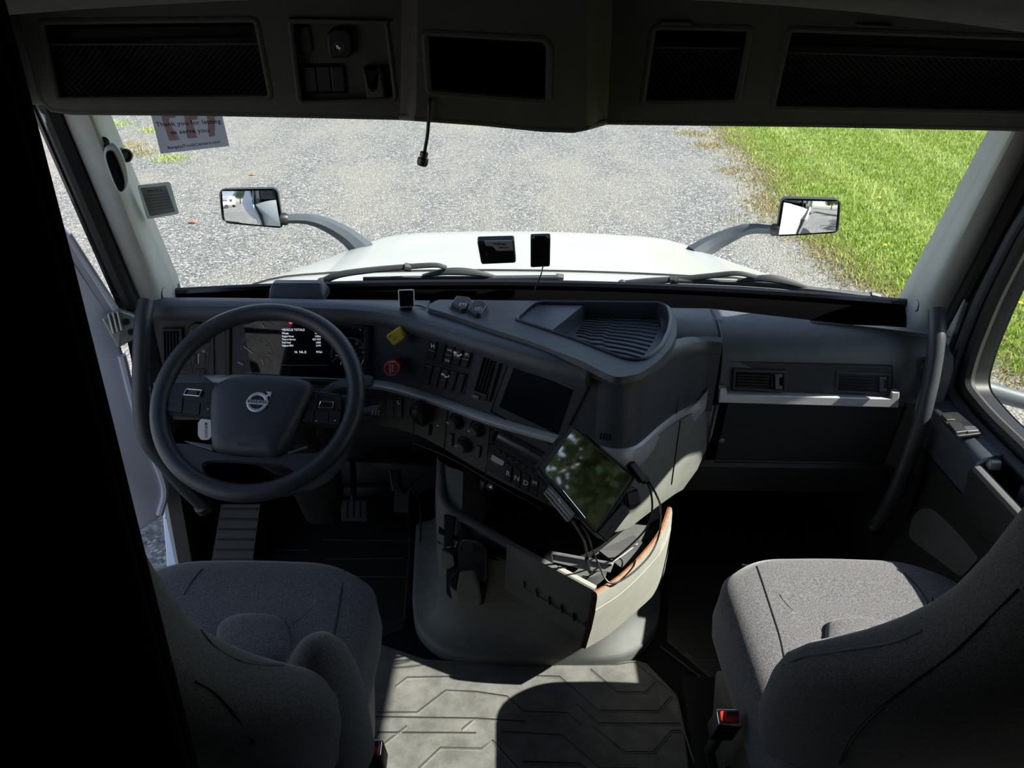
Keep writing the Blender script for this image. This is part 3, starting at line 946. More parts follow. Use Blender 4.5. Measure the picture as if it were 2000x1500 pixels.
def hood_mirror(name, label, corners, facep, arm, sx):
    """corners: mirror glass outline in the photograph; facep: plane of the glass."""
    c = sum((facep.hit(*p) for p in corners), Vector()) / len(corners)
    t = thing(name, label, 'mirror', arm[-1])
    n = facep.nrm(0, 0)
    pts = [facep.hit(*p) for p in corners]
    big = [c + (p - c) * 1.07 for p in pts]
    small_back = [c + (p - c) * .72 - n * .085 for p in pts]
    cc, e1, e2, nn, Q = to2(big, n); Q = rnd2(Q, .022, 5)
    ring = [cc + e1 * a + e2 * b for a, b in Q]
    rings = [[c + (p - c) * .95 + n * .001 for p in ring], [p + n * .006 for p in ring], ring, [c + (p - c) * 1.0 - n * .03 for p in ring], [c + (p - c) * .86 - n * .07 for p in ring], [c + (p - c) * .5 - n * .095 for p in ring]]
    loft('housing', rings, 'black', t, True, False, True)
    # slightly convex glass
    gr = []
    for j in range(9):
        row = []
        for i in range(13):
            u, v = i / 12, j / 8
            p = pts[0].lerp(pts[1], u).lerp(pts[3].lerp(pts[2], u), v); p = c + (p - c) * .97
            row.append(p + n * (.014 - .022 * ((u - .5) ** 2 + (v - .5) ** 2)))
        gr.append(row)
    V, Fc = grid_vf(gr)
    mesh('mirror_glass', V, Fc, 'mirror', t)
    P = cr(arm, 3)
    rs = [.021 + .036 * (i / (len(P) - 1)) ** 1.4 for i in range(len(P))]
    tube('arm', P, rs, 'arm_grey', t, 8, flat=.85, up=(0, 0, 1), angle=25)
    lathe('arm_joint', P[0], (P[1] - P[0]), [(.016, -.012), (.024, -.008), (.025, .012), (.021, .02)], 'black', t, 14)
    # base plate on the hood
    return t
mat('arm_grey', (.060, .072, .085), .5, var=.08, vscale=20)
fl = Plane(W(490, 405, Y=2.98), (.17, -1, .06))
hood_mirror('hood_mirror', 'left hood mirror reflecting parked white trucks', [(432, 372), (538, 370), (550, 443), (438, 433)], fl,
            [W(552, 428, Y=3.0), W(600, 428, Y=3.03), W(640, 440, Y=3.05), W(680, 463, Y=3.05), W(712, 492, Y=3.03)], -1)
fr_ = Plane(W(1578, 423, Y=2.98), (-.19, -1, .0))
hood_mirror('hood_mirror', 'right hood mirror reflecting the trailer side and lawn', [(1530, 389), (1638, 392), (1633, 452), (1519, 459)], fr_,
            [W(1516, 449, Y=3.0), W(1465, 447, Y=3.03), W(1430, 458, Y=3.05), W(1388, 478, Y=3.05), W(1355, 500, Y=3.03)], 1)

# wipers lie on the glass just above the cowl
WOUT = Surf([wind(-1 + 2 * i / 24, -.06 + j * .15) + Vector((0, .03, .006)) for j in range(8) for i in range(25)],
            [(j * 25 + i, j * 25 + i + 1, (j + 1) * 25 + i + 1, (j + 1) * 25 + i) for j in range(7) for i in range(24)])
def wiper(label, arm, hump, blade, cap, pivot, conn):
    q = [WOUT.hit(*p) for p in arm]
    t = thing('windscreen_wiper', label, 'wiper', q[0])
    up = Vector((0, -.9, .4))
    tube('arm', cr(q, 5), [.010 - .004 * i / ((len(q) - 1) * 5) for i in range((len(q) - 1) * 5 + 1)], 'wiper_grey', t, 8, flat=.6, up=up)
    b = [WOUT.hit(*p) + Vector((0, -.004, 0)) for p in blade]
    tube('blade', cr(b, 6), .0075, 'wiper_grey', t, 8, flat=.9, up=up)
    tube('rubber_edge', [p + Vector((0, -.006, -.010)) for p in cr(b, 6)], .0035, 'black', t, 6)
    h = cr([WOUT.hit(*p) + Vector((0, -.002, 0)) for p in hump], 5)
    n = len(h); tube('blade_spine', h, [.004 + .0065 * math.sin(math.pi * i / (n - 1)) for i in range(n)], 'wiper_grey', t, 8, flat=.7, up=up)
    c = [WOUT.hit(*p) for p in cap]; tube('end_cap', c, .010, 'wiper_grey', t, 8, flat=.9, up=up)
    c = [WOUT.hit(*p) for p in conn]; tube('connector', c, .011, 'wiper_grey', t, 8, flat=.8, up=up)
    lathe('pivot', q[0], (0, -.9, .4), [(.012, -.02), (.013, 0), (.010, .008), (.005, .010), (0, .010)], 'wiper_grey', t, 16)
    return t
mat('wiper_grey', (.045, .05, .054), .5, bump=.2, bscale=300)
wiper('wiper in front of the driver, arm rising left of centre', [(628, 551), (660, 537), (720, 528), (796, 521), (850, 518), (872, 523)],
      [(825, 538), (870, 530), (920, 531), (968, 540)], [(710, 545), (800, 543), (900, 543), (1000, 542), (1090, 541)], [(1086, 541), (1100, 543)], None, [(790, 521), (803, 523)])
wiper('wiper on the passenger side of the windscreen', [(1215, 555), (1270, 549), (1330, 545), (1395, 538), (1440, 534), (1478, 541)],
      [(1440, 548), (1490, 543), (1530, 548), (1580, 562)], [(1316, 547), (1400, 550), (1500, 556), (1600, 566), (1700, 578)], [(1700, 576), (1717, 580)], None, [(1308, 547), (1325, 546)])

# mirror bracket tube seen through the passenger window
br = thing('mirror_bracket', 'grey mirror bracket tube outside the passenger window', 'mirror bracket', (1.12, 1.66, .70))
a, b_ = W(1885, 752, X=1.13), W(2075, 802, X=1.42)
tube('tube', cr([Vector((1.065, a.y + .06, a.z - .03)), a, a.lerp(b_, .5), b_], 5), .024, 'arm_grey', br, 12)
m1 = a.lerp(b_, .17); tube('joint', [m1, a.lerp(b_, .21)], .0265, 'arm_grey', br, 12)
pl = Vector((1.065, a.y + .06, a.z - .03))
lathe('base_flange', pl, (1, 0, 0), [(.05, -.004), (.05, .008), (.03, .014), (.02, .03)], 'arm_grey', br, 18)

# ================================================================== what the mirrors and the tablet see: trees and parked trucks
def tree(x, y, h, r, label):
    t = thing('tree', label, 'tree', (x, y, GZ))
    base = Vector((x, y, GZ))
    P = cr([base, base + Vector((.1, .05, h * .35)), base + Vector((.0, .1, h * .7)), base + Vector((.15, 0, h * .92))], 4)
    tube('trunk', P, [.22 * (1 - .8 * i / (len(P) - 1)) for i in range(len(P))], 'tree_bark', t, 8)
    for k in range(6):
        a = k * 1.05; z = h * (.35 + .08 * k)
        s = base + Vector((.08, .05, z)); e = s + Vector((math.cos(a) * r * .7, math.sin(a) * r * .7, h * .18))
        tube('branch', cr([s, s.lerp(e, .5) + Vector((0, 0, -.1)), e], 3), [.08, .07, .06, .05, .04, .03, .02], 'tree_bark', t, 6)
    n = 5200
    d = RNG.normal(size=(n, 3)); d /= np.linalg.norm(d, axis=1)[:, None]
    rr = RNG.random(n) ** .4
    # crown of clumps
    cl = RNG.normal(size=(26, 3)); cl /= np.linalg.norm(cl, axis=1)[:, None]; cl *= RNG.uniform(.25, .8, 26)[:, None]
    ci = RNG.integers(0, 26, n)
    p = (cl[ci] + d * rr[:, None] * .34) * np.array([r, r, h * .36]) + np.array([0, 0, h * .66])
    V = []; Fc = []
    for i in range(n):
        s = random.uniform(.12, .26); u = Vector(RNG.normal(size=3)).normalized(); w = u.orthogonal().normalized()
        c = Vector(p[i]) + base; o = len(V)
        V += [c - u * s, c + w * s * .45, c + u * s, c - w * s * .45]; Fc.append((o, o + 1, o + 2, o + 3))
    o = mesh('foliage', V, Fc, 'tree_leaf', t, smooth=False); o['kind'] = 'stuff'
    return t
mat('screen_black', (.01, .01, .012), .05)
def white_truck(x, y, rz, label):
    t = thing('parked_truck', label, 'truck', (x, y, GZ))
    M = Matrix.Translation((x, y, GZ)) @ Matrix.Rotation(rz, 4, 'Z')
    def part(nm, vf, m):
        return mesh(nm, [M @ Vector(v) for v in vf[0]], vf[1], m, t, angle=30)
    def lo(rings, m, nm, caps=True):
        return part(nm, loft_vf(rings, True, caps, caps), m)
    # cab with rounded roof fairing: cross-sections along its length (front is -y)
    def sec(y, w, z0, z1, rr):
        q = rnd2([(-w, z0), (w, z0), (w, z1), (-w, z1)], rr, 4); return [Vector((a, y, b)) for a, b in q]
    lo([sec(-.3, 1.05, .9, 2.5, .25), sec(.3, 1.15, .8, 3.4, .3), sec(1.2, 1.2, .8, 3.95, .25), sec(3.0, 1.22, .8, 4.0, .2)], 'white_paint', 'cab')
    lo([sec(-2.0, .75, .7, 1.55, .25), sec(-1.6, .95, .62, 1.78, .25), sec(-.8, 1.08, .6, 1.95, .25), sec(-.25, 1.12, .6, 2.1, .25)], 'white_paint', 'hood')
    part('windscreen', hexa_vf([(-.95, -.33, 2.05), (.95, -.33, 2.05), (.98, .16, 2.95), (-.98, .16, 2.95)], [(-.95, -.36, 2.06), (.95, -.36, 2.06), (.98, .13, 2.97), (-.98, .13, 2.97)]), 'dark_glass')
    for s in (-1, 1):
        part('side_window', box_vf((min(s * 1.16, s * 1.21), .3, 2.0), (max(s * 1.16, s * 1.21), 1.2, 2.7)), 'dark_glass')
        part('fender', loft_vf([[Vector((s * xx, -1.2 + .62 * math.cos(a), .5 + .62 * math.sin(a))) for a in np.linspace(0, math.pi, 9)] for xx in (.85, 1.2)], False), 'white_paint')
        for yy in (-1.2, 2.6):
            part('wheel', lathe_vf((s * .85, yy, .5), (s, 0, 0), [(.3, 0), (.5, .02), (.52, .15), (.48, .3), (.25, .26), (0, .26)], 20), 'tyre')
        part('headlamp', loft_vf([[Vector((s * (.8 + .14 * math.cos(a)), -1.78 + .1 * math.cos(a), 1.2 + .09 * math.sin(a))) for a in np.linspace(0, 6.28, 11)[:-1]],
                                  [Vector((s * (.8 + .10 * math.cos(a)), -1.86 + .1 * math.cos(a), 1.2 + .06 * math.sin(a))) for a in np.linspace(0, 6.28, 11)[:-1]]], True, True, True), 'chrome')
    part('grille', hexa_vf([(-.5, -2.0, .75), (.5, -2.0, .75), (.45, -1.93, 1.5), (-.45, -1.93, 1.5)], [(-.5, -2.05, .75), (.5, -2.05, .75), (.45, -1.98, 1.5), (-.45, -1.98, 1.5)]), 'screen_black')
    for k in range(6): part('grille_bar', box_vf((-.48, -2.07, .82 + .11 * k), (.48, -2.03, .85 + .11 * k)), 'chrome')
    part('bumper', loft_vf([sec(-2.15, 1.0, .35, .68, .08), sec(-1.6, 1.15, .35, .68, .08)], True, True, True), 'white_paint')
    return t
white_truck(-4.6, -10, math.pi + .12, 'white truck parked behind on the gravel, seen only in the left mirror')
white_truck(-8.2, -14, math.pi + .1, 'second white truck parked further back beside the first')
for i, (x, y, h, r) in enumerate(((10.5, -2.2, 9, 2.8), (13.0, -8.2, 9.5, 3.2), (22, -9, 11, 4.2), (-12, -30, 10, 4), (-4, -36, 11, 4), (8, -38, 10, 4), (15, -30, 10, 4))):
    tree(x, y, h, r, ('leafy tree on the lawn beside the passenger door, mirrored in the tablet', 'tall leafy tree on the lawn behind the passenger side', 'tallest leafy tree further out on the lawn', 'tree far behind the parked trucks',
                      'tallest tree far behind the truck', 'tree far behind on the lawn side', 'last tree of the row far behind the lawn')[i])
# ================================================================== dashboard
dash = thing('dashboard', 'dark grey wrap-around truck dashboard with gauges, vents and switches', 'dashboard', (0, 1.75, .45))
plan = [(-.965, 1.74), (-.80, 1.745), (-.62, 1.745), (-.47, 1.737), (-.37, 1.712), (-.25, 1.645), (-.13, 1.565), (0, 1.497), (.085, 1.455), (.125, 1.437),
        (.155, 1.434), (.18, 1.444), (.205, 1.47), (.262, 1.548), (.308, 1.602), (.342, 1.630), (.378, 1.642), (.416, 1.638)]
PL = [Vector((p.x, p.y, 0)) for p in cr([(a, b, 0) for a, b in plan], 5)]
NP = len(PL)
def pn(i):
    t = PL[min(i + 1, NP - 1)] - PL[max(i - 1, 0)]
    return Vector((t.y, -t.x, 0)).normalized()        # outward (towards the cabin)
PN = [pn(i) for i in range(NP)]
i_nose = min(range(NP), key=lambda i: (PL[i] - Vector((.155, 1.434, 0))).length)
def side_w(i):   # 0 on the driver's face, 1 on the passenger side
    return max(0., min(1., (PL[i].x - .115) / .08))
def level(z, o, o_side=None, i0=0, i1=None):
    o_side = o if o_side is None else o_side
    return [Vector((PL[i].x, PL[i].y, z)) + PN[i] * (o + (o_side - o) * side_w(i)) for i in range(i0, NP if i1 is None else i1)]
# lower edge height: .505 on the far left, .45 at the nose, lower still on the passenger side
def zb(i):
    x = PL[i].x
    return .535 if x < -.3 else .535 - .085 * min(1, (x + .3) / .40)
n_left = next(i for i in range(NP) if PL[i].x > .11)
ZT = .650                                                # height of the silver trim
face_levels = [(.828, 0, .022), (.76, 0, .020), (.72, .0, .019), (.68, .0, .018), (ZT, .0, .018)]
rings = [level(z, o, os_) for z, o, os_ in face_levels]
V, Fc = loft_vf(rings, False)
V0, F0 = loft_vf([r[:n_left + 1] for r in rings], False); mesh('instrument_panel', V0, F0, 'dash_face', dash)
V0, F0 = loft_vf([r[n_left:] for r in rings], False); mesh('console_side', V0, F0, 'dash', dash)
# below the silver trim: knee panel, bulging on the passenger side
def _tp(i, f):
    return i if i <= n_left else n_left + (i - n_left) * (1 - .17 * max(0, f) ** 1.8)
_st = cr([PL[n_left]] + [Vector((a, b, 0)) for a, b in ((.125, 1.437), (.155, 1.434), (.18, 1.444), (.205, 1.47), (.262, 1.532), (.318, 1.590), (.362, 1.632), (.405, 1.662), (.436, 1.676))], 5)
def _rs(P, n):
    d = [0]
    for a, b in zip(P, P[1:]): d.append(d[-1] + (b - a).length)
    o = []; j = 0
    for k in range(n):
        s = d[-1] * k / (n - 1)
        while j < len(P) - 2 and d[j + 1] < s: j += 1
        o.append(P[j].lerp(P[j + 1], max(0, min(1, (s - d[j]) / max(1e-9, d[j + 1] - d[j])))))
    return o
PL2 = PL[:n_left] + _rs(_st, NP - n_left)          # below the trim the flank runs straight back
PN2 = []
for i in range(NP):
    t = PL2[min(i + 1, NP - 1)] - PL2[max(i - 1, 0)]; PN2.append(Vector((t.y, -t.x, 0)).normalized())
def taper(i, f):          # the flank draws in towards its foot
    k = _tp(i, f); a = int(k); b = min(a + 1, NP - 1); return PL2[a].lerp(PL2[b], k - a)
def taper_n(i, f):
    k = _tp(i, f); a = int(k); b = min(a + 1, NP - 1); return PN2[a].lerp(PN2[b], k - a)
low = []
for k, (f, o, os_) in enumerate(((0, .0, .018), (.35, .0, .022), (.75, .002, .018), (1.0, .004, .004), (1.08, -.012, -.02), (1.1, -.05, -.06))):
    low.append([Vector((0, 0, ZT - (ZT - (zb(i) - .045 * side_w(i))) * f)) + taper(i, f) + taper_n(i, f) * (o + (os_ - o) * side_w(i)) for i in range(NP)])
V1, F1 = loft_vf([r[:n_left + 1] for r in low], False); mesh('knee_panel', V1, F1, 'knee', dash)
V2, F2 = loft_vf([r[n_left:] for r in low], False); mesh('console_flank', V2, F2, 'console', dash)
V3, F3 = join_vf([(V, Fc), (V1, F1), (V2, F2)])
FACE = Surf(V3, F3)
# brow: rounded padded edge over the instruments (driver's part)
i_b1 = next(i for i in range(NP) if PL[i].x > .100)
prof = [(-.03, .866), (.0, .868), (.016, .862), (.024, .850), (.024, .836), (.018, .826), (.004, .822), (-.02, .824)]
def brow_level(z, o):
    out = []
    for i in range(i_b1):
        t = max(0, min(1, (PL[i].x + .16) / .2)); t = t * t * (3 - 2 * t)
        k = 1 if z < .85 else 0
        out.append(Vector((PL[i].x, PL[i].y, z - .010 * t * k)) + PN[i] * (o + .012 * t * (1 if o > -.01 else 0)))
    return out
loft('brow', [brow_level(z, o) for o, z in prof], 'dash', dash, closed=False)
_e = [brow_level(z, o)[-1] for o, z in prof]; mesh('brow_end', _e, [tuple(range(len(_e)))], 'dash', dash)
tube('brow_seam', brow_level(.8215, .004), .0018, 'black', dash, 4)
BR = [brow_level(z, o) for o, z in prof]
BROW = Surf(*loft_vf(BR, False))
# shoulder round the nose and passenger side
prof2 = [(-.014, .866), (.0, .860), (.006, .848), (.005, .836), (.0, .826)]
loft('console_shoulder', [[p - Vector((0, 0, .022 * max(0, min(1, (p.x - .28) / .08)))) for p in level(z, o, o + .022, i_b1 - 1)] for o, z in prof2], 'dash_pad', dash, closed=False)
# top pad between brow and windscreen
top = []
for i in range(next(i for i in range(NP) if PL[i].x > .27)):
    a = Vector((PL[i].x, PL[i].y, .866 if PL[i].x < -.2 else (.80 if PL[i].x < .31 else .856))) - PN[i] * .03
    yb = 1.825 - .02 * (a.x / .98) ** 2
    zt_ = .848 if a.x < -.26 else .77
    row = [a.lerp(Vector((a.x, max(yb, a.y + .005), zt_)), f) for f in (0, .25, .5, .75, 1)]
    row.append(row[-1] + Vector((0, .012, -.05)))
    top.append(row)
V, Fc = V_top, F_top = grid_vf(top); mesh('top_pad', V, Fc, 'dash', dash)
TOP = Surf(V, Fc)
# left end cap round to the door
V, Fc = hexa_vf([(-.985, 1.70, .50), (-.963, 1.735, .50), (-.963, 1.735, .855), (-.985, 1.70, .855)], [(-1.0, 1.9, .50), (-.95, 1.9, .50), (-.95, 1.9, .855), (-1.0, 1.9, .855)])
mesh('end_cap', V, Fc, 'dash', dash, angle=60)

# black defroster shelf behind the centre cover, with a small white label
V, Fc = hexa_vf([(-.30, 1.70, .778), (.30, 1.70, .778), (.36, 1.83, .778), (-.30, 1.83, .778)], [(-.30, 1.70, .800), (.30, 1.70, .800), (.36, 1.83, .795), (-.30, 1.83, .795)])
mesh('defroster_shelf', V, Fc, 'deep_black', dash, smooth=False)
_lb = Plane((0, 1.8, .802), (0, 0, 1)); pslab('label', _lb, [(1057, 574), (1075, 575), (1074, 578), (1056, 577)], .0012, 'white', dash, n=(0, 0, 1))
# raised centre cover with its tray
CZ = .877
cen = Plane((0, 1.7, CZ), (0, 0, 1))
outl = [(832, 600), (852, 585), (1292, 590), (1312, 600), (1324, 640), (1316, 670), (1290, 702), (1250, 730), (1205, 738), (1168, 722), (1140, 706), (1040, 668), (945, 637), (880, 614)]
tray = [(1006, 624), (1040, 594), (1056, 590), (1288, 592), (1304, 600), (1310, 620), (1306, 645), (1292, 676), (1266, 699), (1244, 704), (1220, 701), (1120, 662)]
def px_to(surf): return lambda a, b: surf.hit(a, b)
front, rec = holed_vf(rnd2(outl, 14, 4), [rnd2(tray, 10, 4)], px_to(cen), (0, 0, -1), [.042])
Vc = [Vector(v) for v in front[0]]; n_out = len(rnd2(outl, 14, 4))
sk = loft_vf([[v for v in Vc[:n_out]], [Vector((v.x, v.y, v.z - .014)) + (v - Vector((.1, 1.65, CZ))).normalized() * .0025 for v in Vc[:n_out]]], True)
mesh('centre_cover', *join_vf([front, sk]), 'dash', dash, angle=60)
tb = Plane((0, 1.7, CZ - .042), (0, 0, 1))
mesh('tray', rec[0][0], rec[0][1], 'tray', dash, angle=50) if 'tray' in MATS else None
tlip = [cen.hit(*p) + Vector((0, 0, .0015)) for p in rnd2(tray, 10, 5)]
tube('tray_lip', tlip, .0035, 'dash', dash, 6, closed=True)
c_ = sum(tlip, Vector()) / len(tlip)
tube('tray_gap', [c_ + (p - c_) * 1.022 + Vector((0, 0, -.001)) for p in tlip], .0022, 'black', dash, 5, closed=True)
# raised block at the left of the tray
top4 = [(1010, 624), (1050, 595), (1138, 597), (1075, 648)]
bot4 = [(1075, 648), (1138, 597), (1148, 618), (1108, 656)]
blk = Plane((0, 1.7, CZ - .004), (0, 0, 1))
a4 = [blk.hit(*p) for p in top4]
e1_, e2_ = tb.hit(1150, 616), tb.hit(1106, 657)
V = [a4[0], a4[1], a4[2], a4[3], e1_, e2_] + [Vector((p.x, p.y, CZ - .041)) for p in (a4[0], a4[1], a4[2], a4[3])]
Fc = [(0, 3, 2, 1), (3, 5, 4, 2), (0, 1, 7, 6), (0, 6, 9, 3), (3, 9, 5), (1, 2, 8, 7), (2, 4, 8), (6, 7, 8, 9), (9, 8, 4, 5)]
o = mesh('tray_block', V, Fc, 'tray', dash, smooth=False)
# wavy ribs on the tray floor
for k in range(11):
    f = k / 10
    L0 = Vector((1156 - 26 * f - 8, 622 + 34 * f)); R0 = Vector((1292 - 26 * f * f - 8 * f, 620 + 76 * f))
    L0 = (1150 - 34 * f if f < .75 else 1124 + 70 * (f - .75), 621 + 44 * f + (12 if f > .75 else 0) * (f - .75) * 4)
    R0 = (1290 - 8 * f - 30 * f * f, 622 + 78 * f)
    pts = []
    for s in (0, .12, .17, .35, .40, .62, .78, 1):
        w_ = {0: 0, .12: 0, .17: .35, .35: .35, .40: .8, .62: .6, .78: 0, 1: .4}[s]
        pts.append((L0[0] + (R0[0] - L0[0]) * s, L0[1] + (R0[1] - L0[1]) * s - 5 * (.5 - w_) - (3 if .3 < s < .7 else 0)))
    tube('tray_rib', [tb.hit(*p) + Vector((0, 0, .0005)) for p in pts], .0028, 'dash', dash, 6)

# ---- passenger side of the dash
mat('silver_dark', (.14, .15, .16), .35, metal=.3)
mat('glove', (.036, .038, .040), .55, var=.1, vscale=30, bump=.3, bscale=900)
def pd_prof(x):
    e = max(0, (x - .84) / .11)
    c = max(0, (.50 - x) / .07)
    d = -.035 * e * e
    yf = 1.80 - .28 * max(0, x - .42) + .0 * e
    return [(yf + .03, .775), (yf + .012, .838), (yf - .006, .849 - .004 * e), (1.72 - .06 * max(0, x - .6), .846 - .006 * e), (1.682 + d * .6, .832 - .006 * e), (1.652 + d, .808), (1.640 + d, .78), (1.638 + d, .74), (1.640 + d, .70), (1.642 + d, .676)]
XS = [.285, .33, .38, .418, .44, .50, .56, .65, .75, .82, .87, .91, .935, .955]
rings = [[Vector((x, y, z)) for y, z in pd_prof(x)] for x in XS]
V, Fc = loft_vf(rings, False); mesh('passenger_pad', V, Fc, 'dash_pad', dash)
PAD = Surf(V, Fc)
lowp = [(1.644, .676), (1.632, .668), (1.636, .655), (1.650, .56), (1.662, .483), (1.654, .474), (1.650, .470), (1.66, .44), (1.70, .36), (1.78, .32), (1.93, .31)]
rings = [[Vector((x, y, z)) for y, z in lowp[:5]] for x in (.455, .5, .7, .865, .885)]
V, Fc = loft_vf(rings, False); mesh('glovebox_door', V, Fc, 'glove', dash); GLOVE = Surf(V, Fc)
rings = [[Vector((x, y, z)) for y, z in lowp[4:]] for x in (.40, .5, .7, .88, .955)]
V, Fc = loft_vf(rings, False); mesh('knee_bolster', V, Fc, 'dash_low', dash)
rings = [[Vector((x, y - .05 * min(1, (x - .885) / .06), z)) for y, z in lowp[:5]] for x in (.888, .91, .935, .955)]
V, Fc = loft_vf(rings, False); mesh('side_panel', V, Fc, 'dash_low', dash); SIDEP = Surf(*loft_vf([[Vector((x, y - .05 * min(1, (x - .885) / .06), z)) for y, z in [(1.62, .80)] + lowp[:5]] for x in (.885, .91, .935, .955)], False))
for xg in (.424,):
    tube('panel_gap', [Vector((xg, y - .004, z)) for y, z in pd_prof(xg)[1:]] + [Vector((xg, y - .004, z)) for y, z in lowp[1:5]], .003, 'black', dash, 5)
tube('panel_gap', [Vector((.887, y - .003, z)) for y, z in lowp[1:5]], .002, 'black', dash, 5)
tube('panel_gap', [Vector((x, 1.658, .481)) for x in (.455, .887)], .002, 'black', dash, 5)
c = GLOVE.hit(1410, 860); lathe('glovebox_lock', c, GLOVE.nrm(1410, 860), [(.007, -.002), (.007, .002), (.005, .003), (0, .003)], 'steel', dash, 14)
c = PAD.hit(1402, 624); n = PAD.nrm(1402, 624); lathe('screw_cover', c, n, [(.011, -.002), (.011, .001), (.009, .0016), (0, .0016)], 'dash', dash, 16)
# vent panel with two outlets
pslab('vent_panel', PAD, [(1422, 707), (1740, 714), (1738, 776), (1420, 768)], .004, 'dash_face', dash, r=.004)
pframe('vent_panel_gap', PAD, [(1420, 705), (1742, 712), (1740, 778), (1418, 770)], .003, .0045, 'black', dash)
def vent_h(quad, handle_side):
    (x0, y0), (x1, y1), (x2, y2), (x3, y3) = quad
    pf = PAD
    ns = pf.nrm((x0 + x2) / 2, (y0 + y2) / 2)
    v = pframe('air_vent', pf, [(x0 - 6, y0 - 6), (x1 + 6, y1 - 5), (x2 + 6, y2 + 6), (x3 - 6, y3 + 5)], .007, .011, 'dash_face', dash, r=.004)
    tag(v, 'air vent with horizontal slats on the passenger dash')
    pslab('vent_shade', pf, quad, .005, 'black_matt', v)  # flat black plate stands in for the shaded depth of the vent
    fx = .72
    for k in range(5):
        f = (k + .6) / 5.2
        a = (x0 + (x3 - x0) * f + 2, y0 + (y3 - y0) * f); b = (x0 + (x1 - x0) * fx + (x3 - x0) * f, y0 + (y1 - y0) * fx + (y3 - y0) * f)
        p, q = pf.hit(*a) + ns * .006, pf.hit(*b) + ns * .006
        d = Vector((0, 0, 1)); 
        V, Fc = hexa_vf([p - d * .0008, q - d * .0008, q + d * .0008, p + d * .0008], [p - d * .0008 + ns * .004 - d * .002, q - d * .0008 + ns * .004 - d * .002, q + d * .0008 + ns * .004 - d * .002, p + d * .0008 + ns * .004 - d * .002])
        mesh('slat', V, Fc, 'switch', v, smooth=False)
    xb = x0 + (x1 - x0) * .74
    for xx in (x0 + (x1 - x0) * .36,):
        pline('vane', pf, [(xx, y0 + 3), (xx, y3 - 2)], .0012, 'switch', v, lift=.007)
    pslab('bar', pf, [(xb, y0), (xb + 3, y0), (xb + 3, y2), (xb, y2)], .010, 'switch', v)
    xh = x0 + (x1 - x0) * .86
    pslab('slider', pf, [(xh - 4, y0 + 3), (xh + 10, y0 + 3), (xh + 10, y0 + 9), (xh + 4, y0 + 9), (xh + 4, y2 - 8), (xh + 10, y2 - 8), (xh + 10, y2 - 2), (xh - 4, y2 - 2)], .013, 'silver_dark', v, bev=.001)
vent_h([(1436, 724), (1528, 727), (1526, 757), (1434, 753)], 1)
vent_h([(1637, 729), (1732, 731), (1730, 762), (1635, 759)], 1)
# silver rail under the vents, with upturned ends
LED = Surf(*loft_vf([[Vector((x, 1.626, .70)), Vector((x, 1.626, .655))] for x in (.40, .95)], False))
pslab('silver_rail', LED, [(1402, 785), (1404, 757), (1418, 756), (1420, 768), (1738, 776), (1740, 763), (1756, 764), (1753, 795)], .006, 'silver', dash, bev=.003, back=.02)
# driver-style corner vent on the right end of the dash
EC = Surf(*loft_vf([[Vector((x, pd_prof(x)[k][0] - .004, pd_prof(x)[k][1])) for k in range(4, 10)] for x in (.88, .905, .93, .945, .955)], False))
v = pframe('air_vent', EC, [(1795, 702), (1812, 696), (1806, 776), (1788, 782)], .006, .01, 'switch', dash, r=.004); tag(v, 'tall corner air vent by the passenger pillar')
pslab('vent_shade', EC, [(1797, 705), (1810, 700), (1804, 773), (1790, 778)], .003, 'black_matt', v)
for k in range(8):
    f = (k + .5) / 8; pline('slat', EC, [(1797 - 6 * f, 707 + 70 * f), (1810 - 6 * f, 703 + 69 * f)], .0014, 'switch', v, lift=.005)

# ---- silver trim sweeping across the whole dash
def trim_ring(i):
    s = side_w(i)
    w = .0135 + .0175 * s
    z = ZT + .005 - .022 * s + (11 * (PL[i].x - .33) ** 2 if PL[i].x > .33 else 0)
    p = Vector((PL[i].x, PL[i].y, z)); n = PN[i]; o = .001 + .019 * s
    b_ = 1 - .55 * s
    pr = [(o - .004, w), (o + .010 * b_, w * .85), (o + .016 * b_, w * .25), (o + .013 * b_, -w * .5), (o + .004 * b_, -w), (o - .004, -w)]
    return [p + n * a + Vector((0, 0, b)) for a, b in pr]
i_end = next(i for i in range(NP) if PL[i].x > .408 and i > i_nose)
loft('silver_trim', [trim_ring(i) for i in range(0, i_end)], 'silver', dash, True, True, True, angle=50)
# panel gap up the passenger flank
gi = next(i for i in range(NP) if PL[i].x > .300 and i > i_nose)
tube('flank_gap', [Vector((PL[gi].x, PL[gi].y, z)) + PN[gi] * (o + .0005) for z, o in ((.835, .016), (.80, .0165), (.76, .0165), (.70, .0165), (.66, .018))], .0022, 'black', dash, 5)
tube('flank_gap', [min(low[k][n_left:], key=lambda p: abs(p.x - low[0][gi].x)) + PN[gi] * .0005 for k in range(0, 3)], .0018, 'black', dash, 5)
# speaker slits beside the tablet
for k in range(4):
    pline('slit', FACE, [(1174 + 6 * k, 845 + k), (1172 + 6 * k, 858 + k)], .0016, 'black_matt', dash)

